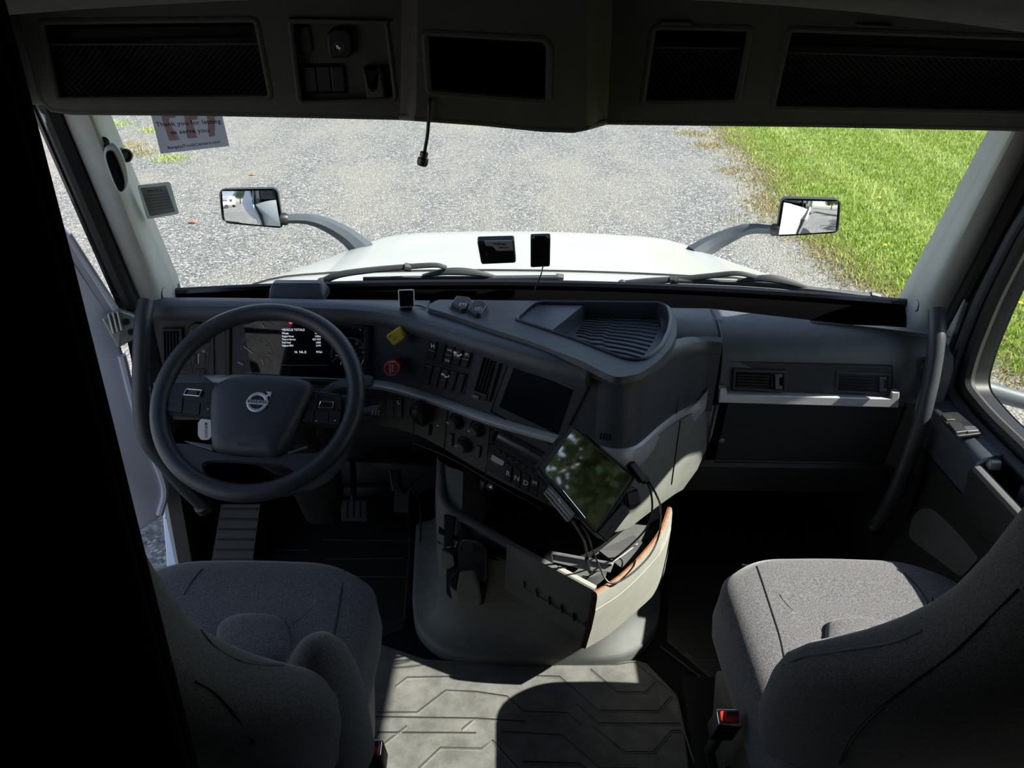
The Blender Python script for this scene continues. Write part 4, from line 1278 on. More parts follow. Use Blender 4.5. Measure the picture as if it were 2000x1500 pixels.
# ---- instrument cluster
CL = [(462, 640), (500, 626), (560, 618), (640, 622), (712, 640), (716, 742), (620, 738), (468, 735)]
cl = pslab('instrument_cluster', FACE, CL, .003, 'cluster_glass', dash, r=.006)
pframe('cluster_hood', FACE, [(440, 628), (500, 612), (600, 608), (726, 632), (724, 752), (440, 744)], .016, .012, 'black', dash, r=.01)
CLP = fitplane(FACE, CL, .0032)
def arc(cx, cy, rx, ry, a0, a1, n=18):
    return [(cx + rx * math.cos(math.radians(a)), cy - ry * math.sin(math.radians(a))) for a in np.linspace(a0, a1, n)]
def gauge(cx, cy, r, a0, a1, nt, needle, ry=None, big=0, nums=()):
    ry = ry or r
    Vp = []; 
    def ln(pp, rad):
        pts = [CLP.hit(*p) + CLP.n * .0004 for p in pp]
        Vp.append(tube_vf(pts, rad, 4))
    ln(arc(cx, cy, r, ry, a0, a1), .00045)
    for k in range(nt + 1):
        a = math.radians(a0 + (a1 - a0) * k / nt); l = .14 if big and k % 5 == 0 else .08
        ln([(cx + r * math.cos(a), cy - ry * math.sin(a)), (cx + r * (1 - l) * math.cos(a), cy - ry * (1 - l) * math.sin(a))], .0005)
    V, Fc = join_vf(Vp)
    g = mesh('gauge_dial', V, Fc, 'dim_mark', cl, smooth=False)
    a = math.radians(needle); ln2 = []
    pts = [CLP.hit(cx + r * q * math.cos(a), cy - ry * q * math.sin(a)) + CLP.n * .002 for q in (.05, .75)]
    tube('needle', pts, .0008, 'white_mark', cl, 5)
    for s, an, f in nums:
        a = math.radians(an); ptext('number', CLP, s, cx + r * .78 * math.cos(a), cy - ry * .78 * math.sin(a), 5.0, 'dim_mark', cl, lift=.0006)
gauge(497, 691, 35, -4, 184, 30, 144, 35, 1, (('30', 2, 0), ('25', 36, 0), ('20', 66, 0), ('15', 90, 0), ('10', 122, 0), ('5', 160, 0)))
gauge(517, 640, 18, 20, 160, 4, 116, 13)
gauge(476, 712, 18, 20, 160, 6, 150, 14)
gauge(515, 712, 18, 20, 160, 6, 98, 14)
gauge(660, 644, 18, 20, 150, 4, 120, 14)
gauge(706, 645, 18, 40, 170, 4, 138, 14)
gauge(682, 694, 36, -2, 184, 30, 180, 35, 1, (('20', 152, 0), ('60', 58, 0), ('70', 34, 0), ('80', 12, 0), ('40', 110, 0)))
gauge(665, 712, 17, 20, 160, 6, 70, 14)
gauge(706, 712, 17, 20, 160, 6, 72, 14)
# lit screen: lines of text
lcd = pslab('message_screen', CLP, [(546, 636), (636, 640), (636, 692), (546, 689)], .0006, 'screen_off', cl)
ptext('heading', CLP, 'VEHICLE TOTALS', 573, 644, 4.6, 'lcd', lcd, lift=.0010, squeeze=.9)
for k, (a_, b_) in enumerate((('Mileage', '45884'), ('Engine Hours', '10264'), ('Time in Service', '452 9:57'), ('Fuel Used', '6205'), ('Highest RPM', '2199'))):
    ptext('line', CLP, a_, 551, 650.5 + 6.1 * k, 3.8, 'lcd', lcd, lift=.0010, align='LEFT', squeeze=.8)
    ptext('value', CLP, b_, 627, 650.5 + 6.1 * k, 3.8, 'lcd', lcd, lift=.0010, align='RIGHT', squeeze=.9)
ptext('value', CLP, 'N  NI..E', 587, 687.5, 5.0, 'lcd', lcd, lift=.0010)
ptext('value', CLP, '9761', 624, 687.5, 4.6, 'lcd', lcd, lift=.0010)
c = CLP.hit(568, 629.5); lathe('warning_lamp', c, CLP.n, [(.0042, 0), (.0042, .0012), (.003, .002), (0, .002)], 'lamp_red', cl, 14)
pline('cluster_line', CLP, [(470, 728), (528, 727), (540, 716), (546, 713), (640, 713)], .0006, 'dim_mark', cl, lift=.0006)
pslab('cluster_edge', FACE, [(716, 634), (719, 634), (719, 744), (716, 744)], .012, 'silver_dark', dash)

# ---- left of the wheel: vents, light switch panel
v = pframe('air_vent', FACE, [(318, 640), (358, 639), (360, 712), (320, 714)], .006, .010, 'dash_face', dash, r=.003); tag(v, 'upright-slat air vent left of the steering wheel')
pslab('vent_shade', FACE, [(321, 643), (355, 642), (357, 709), (323, 711)], .003, 'black_matt', v)
for k in range(5):
    x = 327 + 6.3 * k; pline('slat', FACE, [(x, 645), (x + 1.5, 709)], .0016, 'switch', v, lift=.006)
v = pframe('air_vent', FACE, [(283, 628), (297, 627), (297, 717), (283, 719)], .005, .010, 'switch', dash, r=.003); tag(v, 'narrow corner air vent beside the left grab handle')
pslab('vent_shade', FACE, [(285, 631), (295, 630), (295, 714), (285, 716)], .003, 'black_matt', v)
for k in range(6): pline('slat', FACE, [(285, 640 + 13 * k), (295, 639 + 13 * k)], .0014, 'switch', v, lift=.005)
pl_ = pslab('light_switch_panel', FACE, [(366, 637), (418, 632), (420, 735), (366, 737)], .004, 'dash_face', dash, r=.004)
pframe('panel_outline', FACE, [(371, 690), (414, 660), (406, 732), (378, 733)], .0015, .0048, 'black', pl_, r=.004)
c = FACE.hit(391, 650); n = FACE.nrm(391, 650); lathe('light_knob', c, n, [(.030, .0), (.030, .005), (.027, .008), (.018, .009), (.016, .022), (.013, .025), (0, .025)], 'black', pl_, 28)
ptext('mark', FACE, 'O', 378, 644, 4, 'white_mark', pl_, lift=.0095); ptext('mark', FACE, 'O', 372, 652, 3.5, 'dim_mark', pl_, lift=.0095)
pslab('dimmer', FACE, [(379, 690), (386, 690), (387, 709), (380, 709)], .006, 'black', pl_, r=.002)
pslab('mark', FACE, [(387.5, 690), (390, 690), (389, 709), (388, 709)], .0055, 'white_mark', pl_)
pslab('switch', FACE, [(396, 690), (404, 690), (403, 709), (395, 709)], .0055, 'dash_face', pl_, r=.003)
ptext('mark', FACE, 'O', 399, 684.5, 5, 'white_mark', pl_, lift=.0055)
pslab('hazard_button', FACE, [(381, 719), (403, 718), (402, 729), (382, 730)], .007, 'switch', pl_, r=.001)
pframe('hazard_triangle', FACE, [(391.5, 720.5), (395.5, 727.5), (387.5, 728)], .0012, .0078, 'red_mark', pl_)
# little plate at the far left, silver
pslab('silver_corner', FACE, [(286, 729), (304, 728), (303, 757), (286, 757)], .012, 'silver', dash)

# ---- yellow and red air-brake knobs
def knob(name, pix, m, label, stem_h=.03):
    cx = sum(p[0] for p in pix) / len(pix); cy = sum(p[1] for p in pix) / len(pix)
    n = FACE.nrm(cx, cy); tp = Plane(FACE.hit(cx, cy) + n * (stem_h + .014), n)
    k = slab(name, [tp.hit(*p) - n * .014 for p in pix], .014, m, dash, n=n, r=.006, bev=.003, back=.004); tag(k, label)
    c0 = tp.hit(cx, cy) - n * (stem_h + .014)
    lathe('stem', c0, n, [(.012, -.002), (.012, .004), (.008, .006), (.008, stem_h - .003)], 'black', k, 14)
    return k, tp
k1, KP1 = knob('parking_brake_knob', [(752, 657), (774, 641), (790, 661), (768, 677)], 'yellow', 'square yellow parking brake knob')
k2, KP2 = knob('trailer_air_knob', [(757, 705), (772, 703), (782, 711), (782, 724), (772, 735), (757, 736), (748, 726), (748, 714)], 'red', 'octagonal red trailer air supply knob')
ptext('legend', KP2, 'TRAILER', 766.5, 719, 3.8, 'white', k2, dirpx=(0, 1), lift=.0003, squeeze=.9)
ptext('legend', KP2, 'AIR SUPPLY', 761.5, 720, 3.6, 'white', k2, dirpx=(0, 1), lift=.0003, squeeze=.9)
ptext('legend', KP1, 'PARK', 772, 660, 4, 'dim_mark', k1, dirpx=(.55, -.8), lift=.0003); ptext('legend', KP1, 'P', 763, 657, 6, 'black', k1, dirpx=(.55, -.8), lift=.0003)
pframe('outline', KP2, [(758.5, 707.5), (771, 706), (779.5, 713), (779, 723), (770.5, 732.5), (758.5, 733), (751, 725), (751, 715)], .0008, .001, 'white', k2, lift=.0002)

# ---- two banks of rocker switches
def bank(outline, n, icons):
    (x0, y0), (x1, y1), (x2, y2), (x3, y3) = outline
    pslab('switch_bank', FACE, [(x0 - 3, y0 - 5), (x1 + 3, y1 - 4), (x2 + 3, y2 + 5), (x3 - 3, y3 + 4)], .002, 'black', dash, r=.003)
    for k in range(n):
        f0, f1 = (k + .10) / n, (k + .90) / n
        T = lambda f: (x0 + (x1 - x0) * f, y0 + (y1 - y0) * f)
        B = lambda f: (x3 + (x2 - x3) * f, y3 + (y2 - y3) * f)
        q = [T(f0), T(f1), B(f1), B(f0)]
        s = pslab('switch', FACE, q, .008, 'switch', dash, r=.0015, bev=.002)
        ic = icons[k]
        if ic:
            a = [q[0][0] + (q[3][0] - q[0][0]) * .30 + (q[1][0] - q[0][0]) * .5, q[0][1] + (q[3][1] - q[0][1]) * .30 + (q[1][1] - q[0][1]) * .5]
            d = (q[1][0] - q[0][0], q[1][1] - q[0][1]); L = math.hypot(*d); d = (d[0] / L, d[1] / L)
            ptext('icon', FACE, ic[0], a[0], a[1], ic[1], 'white_mark', s, dirpx=d, lift=.0085, bold=1)
            b1 = (q[0][0] * .45 + q[3][0] * .55, q[0][1] * .45 + q[3][1] * .55); b2 = (q[1][0] * .45 + q[2][0] * .55, q[1][1] * .45 + q[2][1] * .55)
            pline('ridge', FACE, [b1, b2], .0012, 'silver_dark', s, lift=.0085)
            if len(ic) > 2:
                a = [q[0][0] * .15 + q[3][0] * .85 + (q[1][0] - q[0][0]) * .5, q[0][1] * .15 + q[3][1] * .85 + (q[1][1] - q[0][1]) * .5]
                ptext('icon', FACE, ic[2], a[0], a[1], 4.6, 'white_mark', s, dirpx=d, lift=.0085)
# icons are drawn below as small meshes as well
bank([(843, 661), (928, 681), (916, 718), (836, 697)], 5, [('H', 9), None, ('MUD', 3.6, 'TCS'), ('\u00b7', 9), ('(P)', 5.5)])
bank([(834, 710), (915, 731), (904, 767), (826, 745)], 5, [None, None, ('\u00b7', 9), None, None])
def pictogram(polys, name='icon', m='white_mark', lift=.0088):
    Vp = []
    for pp in polys:
        n = FACE.nrm(*pp[0]); Vp.append(slab_vf([FACE.hit(*p) + n * lift for p in pp], .0005, n, bev=.0001, back=.0003))
    V, Fc = join_vf(Vp); return mesh(name, V, Fc, m, dash, smooth=False)
pictogram([[(891, 683), (897, 685), (896, 689), (890, 687)], [(897, 689), (903, 691), (904, 688), (907, 689), (906, 692), (897, 694)], [(892, 689), (895, 690), (894, 692), (891, 691)]], 'truck_icon')
pictogram([[(867, 726), (873, 728), (872, 731), (866, 729)], [(873, 731), (879, 733), (880, 730), (882, 731), (881, 734), (873, 735)]], 'truck_icon')
# tall vent between the switches and the screen
v = pframe('air_vent', FACE, [(948, 682), (983, 697), (958, 784), (925, 768)], .006, .010, 'dash_face', dash, r=.002); tag(v, 'tall slanted air vent left of the centre screen')
pslab('vent_shade', FACE, [(951, 688), (979, 700), (955, 779), (929, 766)], .003, 'black_matt', v)
for k in range(4):
    f = (k + .6) / 4.2
    pline('slat', FACE, [(953 + 26 * f, 691 + 11 * f), (933 + 25 * f, 757 + 12 * f)], .0017, 'switch', v, lift=.006)
pslab('slider', FACE, [(931, 759), (957, 768), (954, 779), (929, 770)], .013, 'switch', v, bev=.002)
pslab('slider_tab', FACE, [(931, 764), (944, 769), (943, 776), (929, 771)], .018, 'silver_dark', v, bev=.002)

# ---- centre screen (switched off)
s = pslab('display_bezel', FACE, [(1001, 694), (1149, 756), (1090, 872), (961, 801)], .004, 'dash_face', dash, r=.003); tag(s, 'dark bezel round the centre display')
pframe('bezel_gap', FACE, [(999, 691), (1152, 754), (1091, 876), (958, 803)], .0025, .0045, 'black', dash)
pslab('display', FACE, [(1007, 712), (1121, 760), (1091, 846), (977, 793)], .006, 'screen_off', s, bev=.0005)
pline('bezel_step', FACE, [(1008, 709), (1124, 757)], .0010, 'silver_dark', s, lift=.006)

# ---- lower panel: brake lever, climate, radio, gear keys
for a, b in (((808, 790), (808, 880)), ((875, 797), (865, 905)), ((958, 826), (946, 950))):
    pline('panel_gap', FACE, [a, ((a[0] + b[0]) / 2, (a[1] + b[1]) / 2), b], .0016, 'black', dash, lift=.0006)
pline('panel_gap', FACE, [(809, 866), (840, 878), (868, 889), (910, 911), (945, 932), (1000, 962), (1060, 995)], .0016, 'black', dash, lift=.0006)
sw = pslab('switch_bank', FACE, [(722, 772), (790, 776), (788, 815), (722, 812)], .002, 'black', dash, r=.002)
for k in range(4):
    x = 724 + 16.4 * k
    s = pslab('switch', FACE, [(x, 775 + k), (x + 14.5, 776 + k), (x + 14, 812 + k * .6), (x, 811 + k * .6)], .007, 'switch', dash, r=.0015)
    if k == 3: ptext('icon', FACE, 'L', x + 8, 784, 7, 'white_mark', s, lift=.0076)
    elif k < 2: ptext('icon', FACE, 'ADJ', x + 7, 784, 3, 'dim_mark', s, lift=.0076)
# parking-brake lever
pslab('lever_slot', FACE, [(839, 826), (846, 828), (843, 850), (836, 849)], .001, 'black_matt', dash, r=.003)
n = FACE.nrm(832, 800); c = FACE.hit(830, 792)
lv = lathe('brake_lever', FACE.hit(833, 812) , n, [(.010, -.002), (.012, .012), (.010, .02)], 'black', dash, 16)
rings = []
cx = [(836, 824, 6, .012), (833, 818, 13, .020), (830, 806, 17, .028), (830, 795, 17.5, .034), (832, 784, 16, .032), (834, 778, 10, .026)]
for (x, y, r_, hh) in cx:
    p = FACE.hit(x, y) + n * hh; dp = (p - CAM).dot(_fw) / F
    e1, e2, _ = basis(n)
    rings.append([p + e1 * math.cos(a) * r_ * dp + n * math.sin(a) * .014 for a in np.linspace(0, 2 * math.pi, 15)[:-1]])
loft('lever_handle', rings, 'black', lv, True, True, True, angle=60)
ptext('mark', FACE, '(P)', 832, 788, 6.5, 'dim_mark', lv, lift=.047)
c = FACE.hit(855, 831); lathe('indicator', c, n, [(.0016, -.001), (.0016, .0012), (0, .0014)], 'white_mark', dash, 8)
# climate knobs
mat('knob_grey', (.055, .056, .056), .5, bump=.2, bscale=900)
def climate(x, y, rpx, label):
    c = FACE.hit(x, y); n = FACE.nrm(x, y); dp = (c - CAM).dot(_fw) / F; r_ = rpx * dp * 1.0
    k = lathe('climate_knob', c, n, [(r_, -.001), (r_, .003), (r_ * .93, .0045), (r_ * .80, .0015), (r_ * .72, .002)], 'black', dash, 32); tag(k, label)
    lathe('dial', c, n, [(r_ * .74, 0), (r_ * .72, .012), (r_ * .66, .022), (r_ * .60, .025), (0, .026)], 'knob_grey', k, 32)
    e1, e2, _ = basis(n)
    a = 2.75; d = e1 * math.cos(a) + e2 * math.sin(a)
    p = c + n * .0262; tube('pointer', [p + d * r_ * .3, p + d * r_ * .56], .0009, 'white_mark', k, 5)
    return k
climate(893, 822, 17.5, 'upper left round climate knob'); climate(933, 837, 17.5, 'right-hand round climate knob'); climate(909, 868, 17.5, 'lowest round climate knob')
for q, tx in (([(878, 845), (887, 847), (885, 870), (876, 868)], 'A/C'), ([(932, 868), (941, 871), (938, 893), (929, 890)], 'O')):
    s = pslab('switch', FACE, q, .006, 'knob_grey', dash, r=.002)
    ptext('icon', FACE, tx, (q[0][0] + q[2][0]) / 2, (q[0][1] + q[2][1]) / 2, 4.2, 'dim_mark', s, dirpx=(.9, .35), lift=.0066)
# radio
mat('radio_gloss', (.16, .155, .15), .22, metal=.8)
rd = pslab('radio', FACE, [(962, 832), (1090, 898), (1046, 934), (955, 880)], .004, 'black', dash, r=.002)
RP = [(979, 838), (1076, 890), (1062, 914), (973, 866)]
pr = []
rq = [FACE.hit(*p) for p in RP]; rn = sum((FACE.nrm(*p) for p in RP), Vector()).normalized()
rings = []
for k in range(9):
    f = k / 8; a = rq[0].lerp(rq[3], f); b = rq[1].lerp(rq[2], f); h = .004 + .012 * math.sin(math.pi * f) ** .7
    rings.append([a + rn * h, b + rn * h])
V, Fc = loft_vf(rings, False); mesh('radio_display', V, Fc, 'radio_gloss', rd)
for k in range(7):
    x, y = 972 + 12.5 * k, 874 + 7.4 * k
    pslab('radio_button', FACE, [(x, y), (x + 9, y + 5), (x + 6.5, y + 11), (x - 2.5, y + 6)], .007, 'switch', rd, r=.001)
c = FACE.hit(970, 845); lathe('radio_knob', c, rn, [(.006, 0), (.006, .008), (.004, .01), (0, .01)], 'black_gloss', rd, 16)
pslab('radio_socket', FACE, [(963, 848), (969, 851), (967, 863), (961, 860)], .006, 'black_matt', rd)
for p in ((962, 839), (959, 866), (965, 866)): lathe('radio_screw', FACE.hit(*p), rn, [(.003, 0), (.003, .005), (0, .005)], 'black_gloss', rd, 10)
def rtext(s, f, g, h, m='lcd'):
    a = (RP[0][0] + (RP[1][0] - RP[0][0]) * f + (RP[3][0] - RP[0][0]) * g, RP[0][1] + (RP[1][1] - RP[0][1]) * f + (RP[3][1] - RP[0][1]) * g)
    ptext('radio_lettering', FACE, s, a[0], a[1], h, m, rd, dirpx=(.88, .47), lift=.0075 + .012 * math.sin(math.pi * g) ** .7)
rtext('VOLVO', .52, .17, 4.6, 'dim_mark')
# gear selector keys
gs = pslab('gear_selector', FACE, [(957, 878), (1085, 950), (1066, 982), (946, 914)], .004, 'dash_low', dash, r=.003)
pslab('gear_display', FACE, [(963, 886), (988, 900), (984, 909), (960, 896)], .006, 'silver', gs, r=.001)
ptext('lettering', FACE, 'MODE', 968, 903, 3.4, 'dim_mark', gs, dirpx=(.88, .5), lift=.0048)
for k, ch in enumerate('RNDM'):
    x, y = 990 + 17.2 * k, 902 + 9.2 * k
    hh = 33 if k < 3 else 17
    g_ = pslab('gear_key', FACE, [(x, y), (x + 13.5, y + 7), (x + 13.5 - hh * .13, y + 7 + hh), (x - hh * .13, y + hh)], .008, 'switch', gs, r=.0015, bev=.002)
    ptext('letter', FACE, ch, x + 5.5, y + (20 if k < 3 else 10.5), 11 if k < 3 else 8.5, 'white', gs, dirpx=(.93, .36), lift=.0086)
x, y = 990 + 17.2 * 3, 902 + 9.2 * 3
pslab('gear_key', FACE, [(x - 3, y + 19), (x + 11, y + 26), (x + 9, y + 39), (x - 5, y + 32)], .008, 'switch', gs, r=.0015)
pslab('gear_key', FACE, [(x + 16, y + 9), (x + 29, y + 16), (x + 27, y + 30), (x + 14, y + 23)], .008, 'switch', gs, r=.0015)
pslab('gear_key', FACE, [(x + 13, y + 27), (x + 26, y + 34), (x + 24, y + 46), (x + 11, y + 39)], .008, 'switch', gs, r=.0015)

# ---- raised display box on the dash top, two push buttons on the centre cover
bq = [(527, 586), (626, 586), (622, 562), (540, 561)]
DTOP = Surf(*join_vf([(V_top, F_top), loft_vf(BR, False)]))
bx0 = [TOP.hit(524, 588), TOP.hit(632, 588)]
def wedge(name, a, b, hgt, dep, m, parent):
    up = Vector((0, 0, 1)); fw = Vector((0, 1, 0)); rt = (b - a).normalized(); L = (b - a).length
    rings = []
    for x, sc in ((0, .55), (.06, .95), (.10, 1), (.90, 1), (.94, .95), (1, .55)):
        p = a + rt * L * x
        rings.append([p - up * .006, p + up * .004, p + fw * .006 + up * hgt * .35 * sc, p + fw * .022 + up * hgt * sc, p + fw * dep * .6 + up * hgt * sc, p + fw * dep + up * hgt * .3 * sc, p + fw * dep - up * .006])
    return loft(name, rings, m, parent, True, True, True, angle=40)
hb = wedge('display_box', bx0[0], bx0[1], .040, .075, 'dash', dash); tag(hb, 'raised box on the dash top above the wheel')
CS = cen
for q, ic in (([(880, 601), (892, 589), (915, 591), (922, 595), (910, 609), (902, 611)], '[+]'), ([(912, 610), (924, 598), (946, 600), (952, 604), (939, 619), (930, 620)], '+')):
    pts = [CS.hit(*p) for p in q]
    b = slab('push_button', pts, .014, 'switch', dash, n=(0, -.15, 1), r=.006, bev=.004); 
    slab('button_well', [sum(pts, Vector()) / 6 + (p - sum(pts, Vector()) / 6) * 1.16 for p in pts], .003, 'black', b, n=(0, 0, 1), r=.006)
    cx = sum(p[0] for p in q) / 6 + 1; cy = sum(p[1] for p in q) / 6
    up_ = Plane((0, 1.7, CZ + .0145), (0, -.15, 1)); up_.p = sum(pts, Vector()) / 6 + Vector((0, 0, .0145))
    ptext('icon', up_, ic, cx, cy - 5, 8, 'white_mark', b, dirpx=(1, .08), lift=.0004)
    if ic == '+':
        cpt = up_.hit(cx, cy - 5); tube('icon_ring', [cpt + Vector((math.cos(a) * .0075, math.sin(a) * .0075, math.sin(a) * .0011 + .0004)) for a in np.linspace(0, 2 * math.pi, 19)[:-1]], .0005, 'white_mark', b, 4, closed=True)

# ---- steering column shroud, stalks
WN = Vector((0, -.629, .777)).normalized()
WC = Vector((-.626, 1.465, .757))
def ring_c(c, w, h, ax):
    e1, e2, _ = basis(ax); q = rnd2([(-w, -h), (w, -h), (w, h), (-w, h)], min(w, h) * .7, 4)
    return [c + e1 * a + e2 * b for a, b in q]
colm = loft('steering_column', [ring_c(WC - WN * s, w, h, WN) for s, w, h in ((.058, .055, .06), (.07, .075, .075), (.12, .085, .085), (.22, .09, .09), (.34, .07, .08))], 'black', dash, True, True, True, angle=50)
loft('lower_shroud', [ring_c(Vector((-.60, 1.62 + .05 * k, .64 - .13 * k)), .085 - .012 * k, .07, (0, -.4, .9)) for k in range(4)], 'black', colm, True, True, True, angle=50)
P = cr([WC - WN * .09 + Vector((.07, 0, 0)), W(650, 757, Y=1.585), W(700, 747, Y=1.58), W(728, 745, Y=1.575)], 4)
tube('stalk', P, [.009, .010, .011, .012, .013, .014, .015, .015, .016, .017, .017, .016, .012], 'dash', colm, 8, flat=.5, up=WN)
P = cr([WC - WN * .10 + Vector((.07, -.02, -.02)), W(690, 810, Y=1.52), W(722, 806, Y=1.51), W(747, 798, Y=1.50)], 4)
tube('stalk', P, [.008, .009, .010, .011, .013, .015, .016, .016, .016, .016, .015, .014, .010], 'switch', colm, 8, flat=.6, up=WN)
for x in (727, 733, 739): 
    q = Plane(W(735, 803, Y=1.49), WN); pslab('stalk_mark', q, [(x, 802), (x + 3, 800), (x + 1, 810), (x - 2, 811)], .0015, 'dim_mark', colm)
P = cr([WC - WN * .09 - Vector((.07, 0, 0)), W(395, 745, Y=1.60), W(345, 741, Y=1.60)], 4)
tube('stalk', P, [.009, .010, .011, .012, .013, .014, .014, .013, .011], 'dash', colm, 8, flat=.6, up=WN)
# ================================================================== steering wheel
wh = thing('steering_wheel', 'dark grey truck steering wheel with buttons and a centre airbag pad', 'steering wheel', WC)
WP = Plane(WC, WN)
e1w, e2w, _ = basis(WN)
R0 = .2135
circ = [WC + (e1w * math.cos(a) + e2w * math.sin(a)) * R0 for a in np.linspace(0, 2 * math.pi, 73)[:-1]]
tube('rim', circ, .0195, 'wheel', wh, 14, closed=True, up=WN)
WH = WP.off(-.012)
# lower double spoke with its opening
lower = [(322, 868), (352, 866), (372, 868), (420, 884), (480, 893), (545, 893), (562, 886), (620, 885), (660, 862), (690, 850), (668, 905), (640, 935), (600, 955), (560, 966), (505, 968), (455, 964), (410, 950), (375, 930), (345, 903)]
hole = [(392, 905), (410, 899), (450, 899), (520, 905), (555, 908), (572, 915), (574, 926), (556, 940), (520, 947), (470, 947), (425, 942), (398, 925)]
fr1, rec = holed_vf(rnd2(lower, 8, 3), [rnd2(hole, 8, 3)], px_to(WP.off(.004)), -WN, [.018])
fr2, _ = holed_vf(rnd2(lower, 8, 3), [rnd2(hole, 8, 3)], lambda a, b: WP.off(.004).hit(a, b) - WN * .018, -WN, [.0])
nlo = len(rnd2(lower, 8, 3))
sk = loft_vf([fr1[0][:nlo], fr2[0][:nlo]])
hl = (rec[0][0], rec[0][1][:-1])
mesh('lower_spoke', *join_vf([fr1, fr2, sk, hl]), 'wheel', wh, angle=40)
# button pads left and right
def pad(pix, nm='spoke'): return pslab(nm, WH, pix, .016, 'switch', wh, r=.006, bev=.003, back=.012)
pad([(326, 772), (345, 752), (430, 752), (430, 790), (424, 818), (370, 812), (326, 808)])
pad([(596, 765), (668, 775), (672, 800), (668, 834), (600, 830), (580, 820)])
pslab('spoke_arm', WH, [(302, 748), (340, 748), (350, 760), (336, 785), (328, 812), (306, 800)], .012, 'wheel', wh, r=.006, bev=.004, back=.012)
pslab('spoke_arm', WH, [(664, 776), (708, 772), (706, 815), (690, 838), (668, 832)], .012, 'wheel', wh, r=.006, bev=.004, back=.012)
pslab('spoke_web', WH, [(330, 808), (418, 816), (420, 884), (372, 868), (330, 862)], .002, 'black', wh, r=.004, back=.01) if False else None
BP = WH.off(.016)
for q in ([(334, 776), (358, 776), (356, 806), (330, 803)], [(360, 786), (392, 788), (390, 810), (358, 806)], [(394, 788), (424, 790), (421, 815), (392, 811)],
          [(404, 754), (427, 754), (426, 786), (402, 785)],
          [(598, 768), (622, 770), (618, 800), (592, 798)], [(594, 801), (614, 802), (612, 826), (596, 825)], [(616, 803), (643, 805), (641, 828), (614, 827)], [(645, 805), (667, 804), (664, 830), (643, 828)], [(656, 777), (667, 778), (668, 800), (655, 801)]):
    pslab('button', BP, q, .003, 'switch', wh, r=.002, bev=.001)
for q in ([(366, 760), (397, 763), (392, 776), (359, 773)], [(626, 784), (653, 786), (651, 799), (622, 798)]):
    pframe('silver_surround', BP, q, .0022, .006, 'chrome', wh, r=.002)
    pslab('toggle', BP, q, .003, 'black', wh, r=.002)
    cx = sum(p[0] for p in q) / 4; cy = sum(p[1] for p in q) / 4
    pslab('toggle_bar', BP, [(cx - 9, cy - 4), (cx + 10, cy - 2.5), (cx + 9, cy + 4), (cx - 10, cy + 2.5)], .005, 'black_gloss', wh, r=.001)
for px, py, s in ((407, 801, '\u00b7'), (618, 824, '\u00b7'), (655, 823, '\u00b7')):
    ptext('mark', BP, s, px, py, 14, 'white_mark', wh, lift=.0034)
for q in ([(361, 862), (416, 870), (418, 882), (372, 868)], [(563, 884), (600, 872), (603, 876), (566, 888)]):
    pslab('spoke_trim', WP, q, .006, 'silver_dark', wh)
# hub / airbag pad, domed
hubp = [(424, 757), (448, 744), (490, 738), (540, 738), (590, 744), (611, 752), (613, 766), (590, 815), (562, 868), (548, 889), (536, 895), (480, 891), (430, 886), (419, 880), (416, 850), (415, 800), (418, 768)]
c_, a1, a2, nn, Q = to2([WP.hit(*p) for p in hubp], WN)
Q = rnd2(Q, .012, 3)
rings = []
for f, h in ((1.0, -.045), (1.01, -.01), (1.0, .012), (.97, .020), (.90, .026), (.75, .031), (.5, .034), (.25, .035)):
    rings.append([c_ + a1 * p * f + a2 * q * f + WN * h for p, q in Q])
hub = loft('airbag_pad', rings, 'hub', wh, True, True, True, angle=45)
HB = Surf(*loft_vf(rings, True, False, True))
ptext('embossed_word', HB, 'AIRBAG', 481, 869, 7.5, 'hub_mark', hub, dirpx=(1, .06), lift=.0004) if 'hub_mark' in MATS else None
# round maker's emblem: ring, diagonal arrow, lettered bar
ec = HB.hit(503, 786); en = HB.nrm(503, 786)
ex = (HB.hit(513, 786.7) - ec); ex = (ex - en * ex.dot(en)).normalized(); ey = en.cross(ex)
er = 20.5 * (ec - CAM).dot(_fw) / F
em = mesh('emblem', *join_vf([tube_vf([ec + (ex * math.cos(a) + ey * math.sin(a)) * er * .86 + en * .002 for a in np.linspace(0, 2 * math.pi, 41)[:-1]], er * .15, 8, True, flat=.35, up=en),
      slab_vf([ec + ex * (er * u) + ey * (er * v) + en * .001 for u, v in ((.58, .62), (.72, .76), (1.12, 1.12), (1.14, .62), (1.02, .74), (.76, .5))], .0022, en, bev=.0004),
      slab_vf([ec + ex * (er * u) + ey * (er * v) + en * .001 for u, v in ((.62, 1.12), (1.15, 1.13), (1.12, .60), (.95, .95))], .0024, en, bev=.0004)]), 'silver_bright', hub)
pslab_pts = [ec + ex * (er * u) + ey * (er * v) + en * .0012 for u, v in ((-1.05, -.22), (1.05, -.22), (1.05, .22), (-1.05, .22))]
slab('emblem_bar', pslab_pts, .0025, 'silver_bright', hub, n=en)
V, Fc = text_vf('VOLVO', er * .50, 'CENTER', .0003)
mesh('emblem_lettering', [ec + en * .0042 + ex * v.x * 1.12 + ey * v.y + en * v.z for v in V], Fc, 'navy', hub, smooth=False)

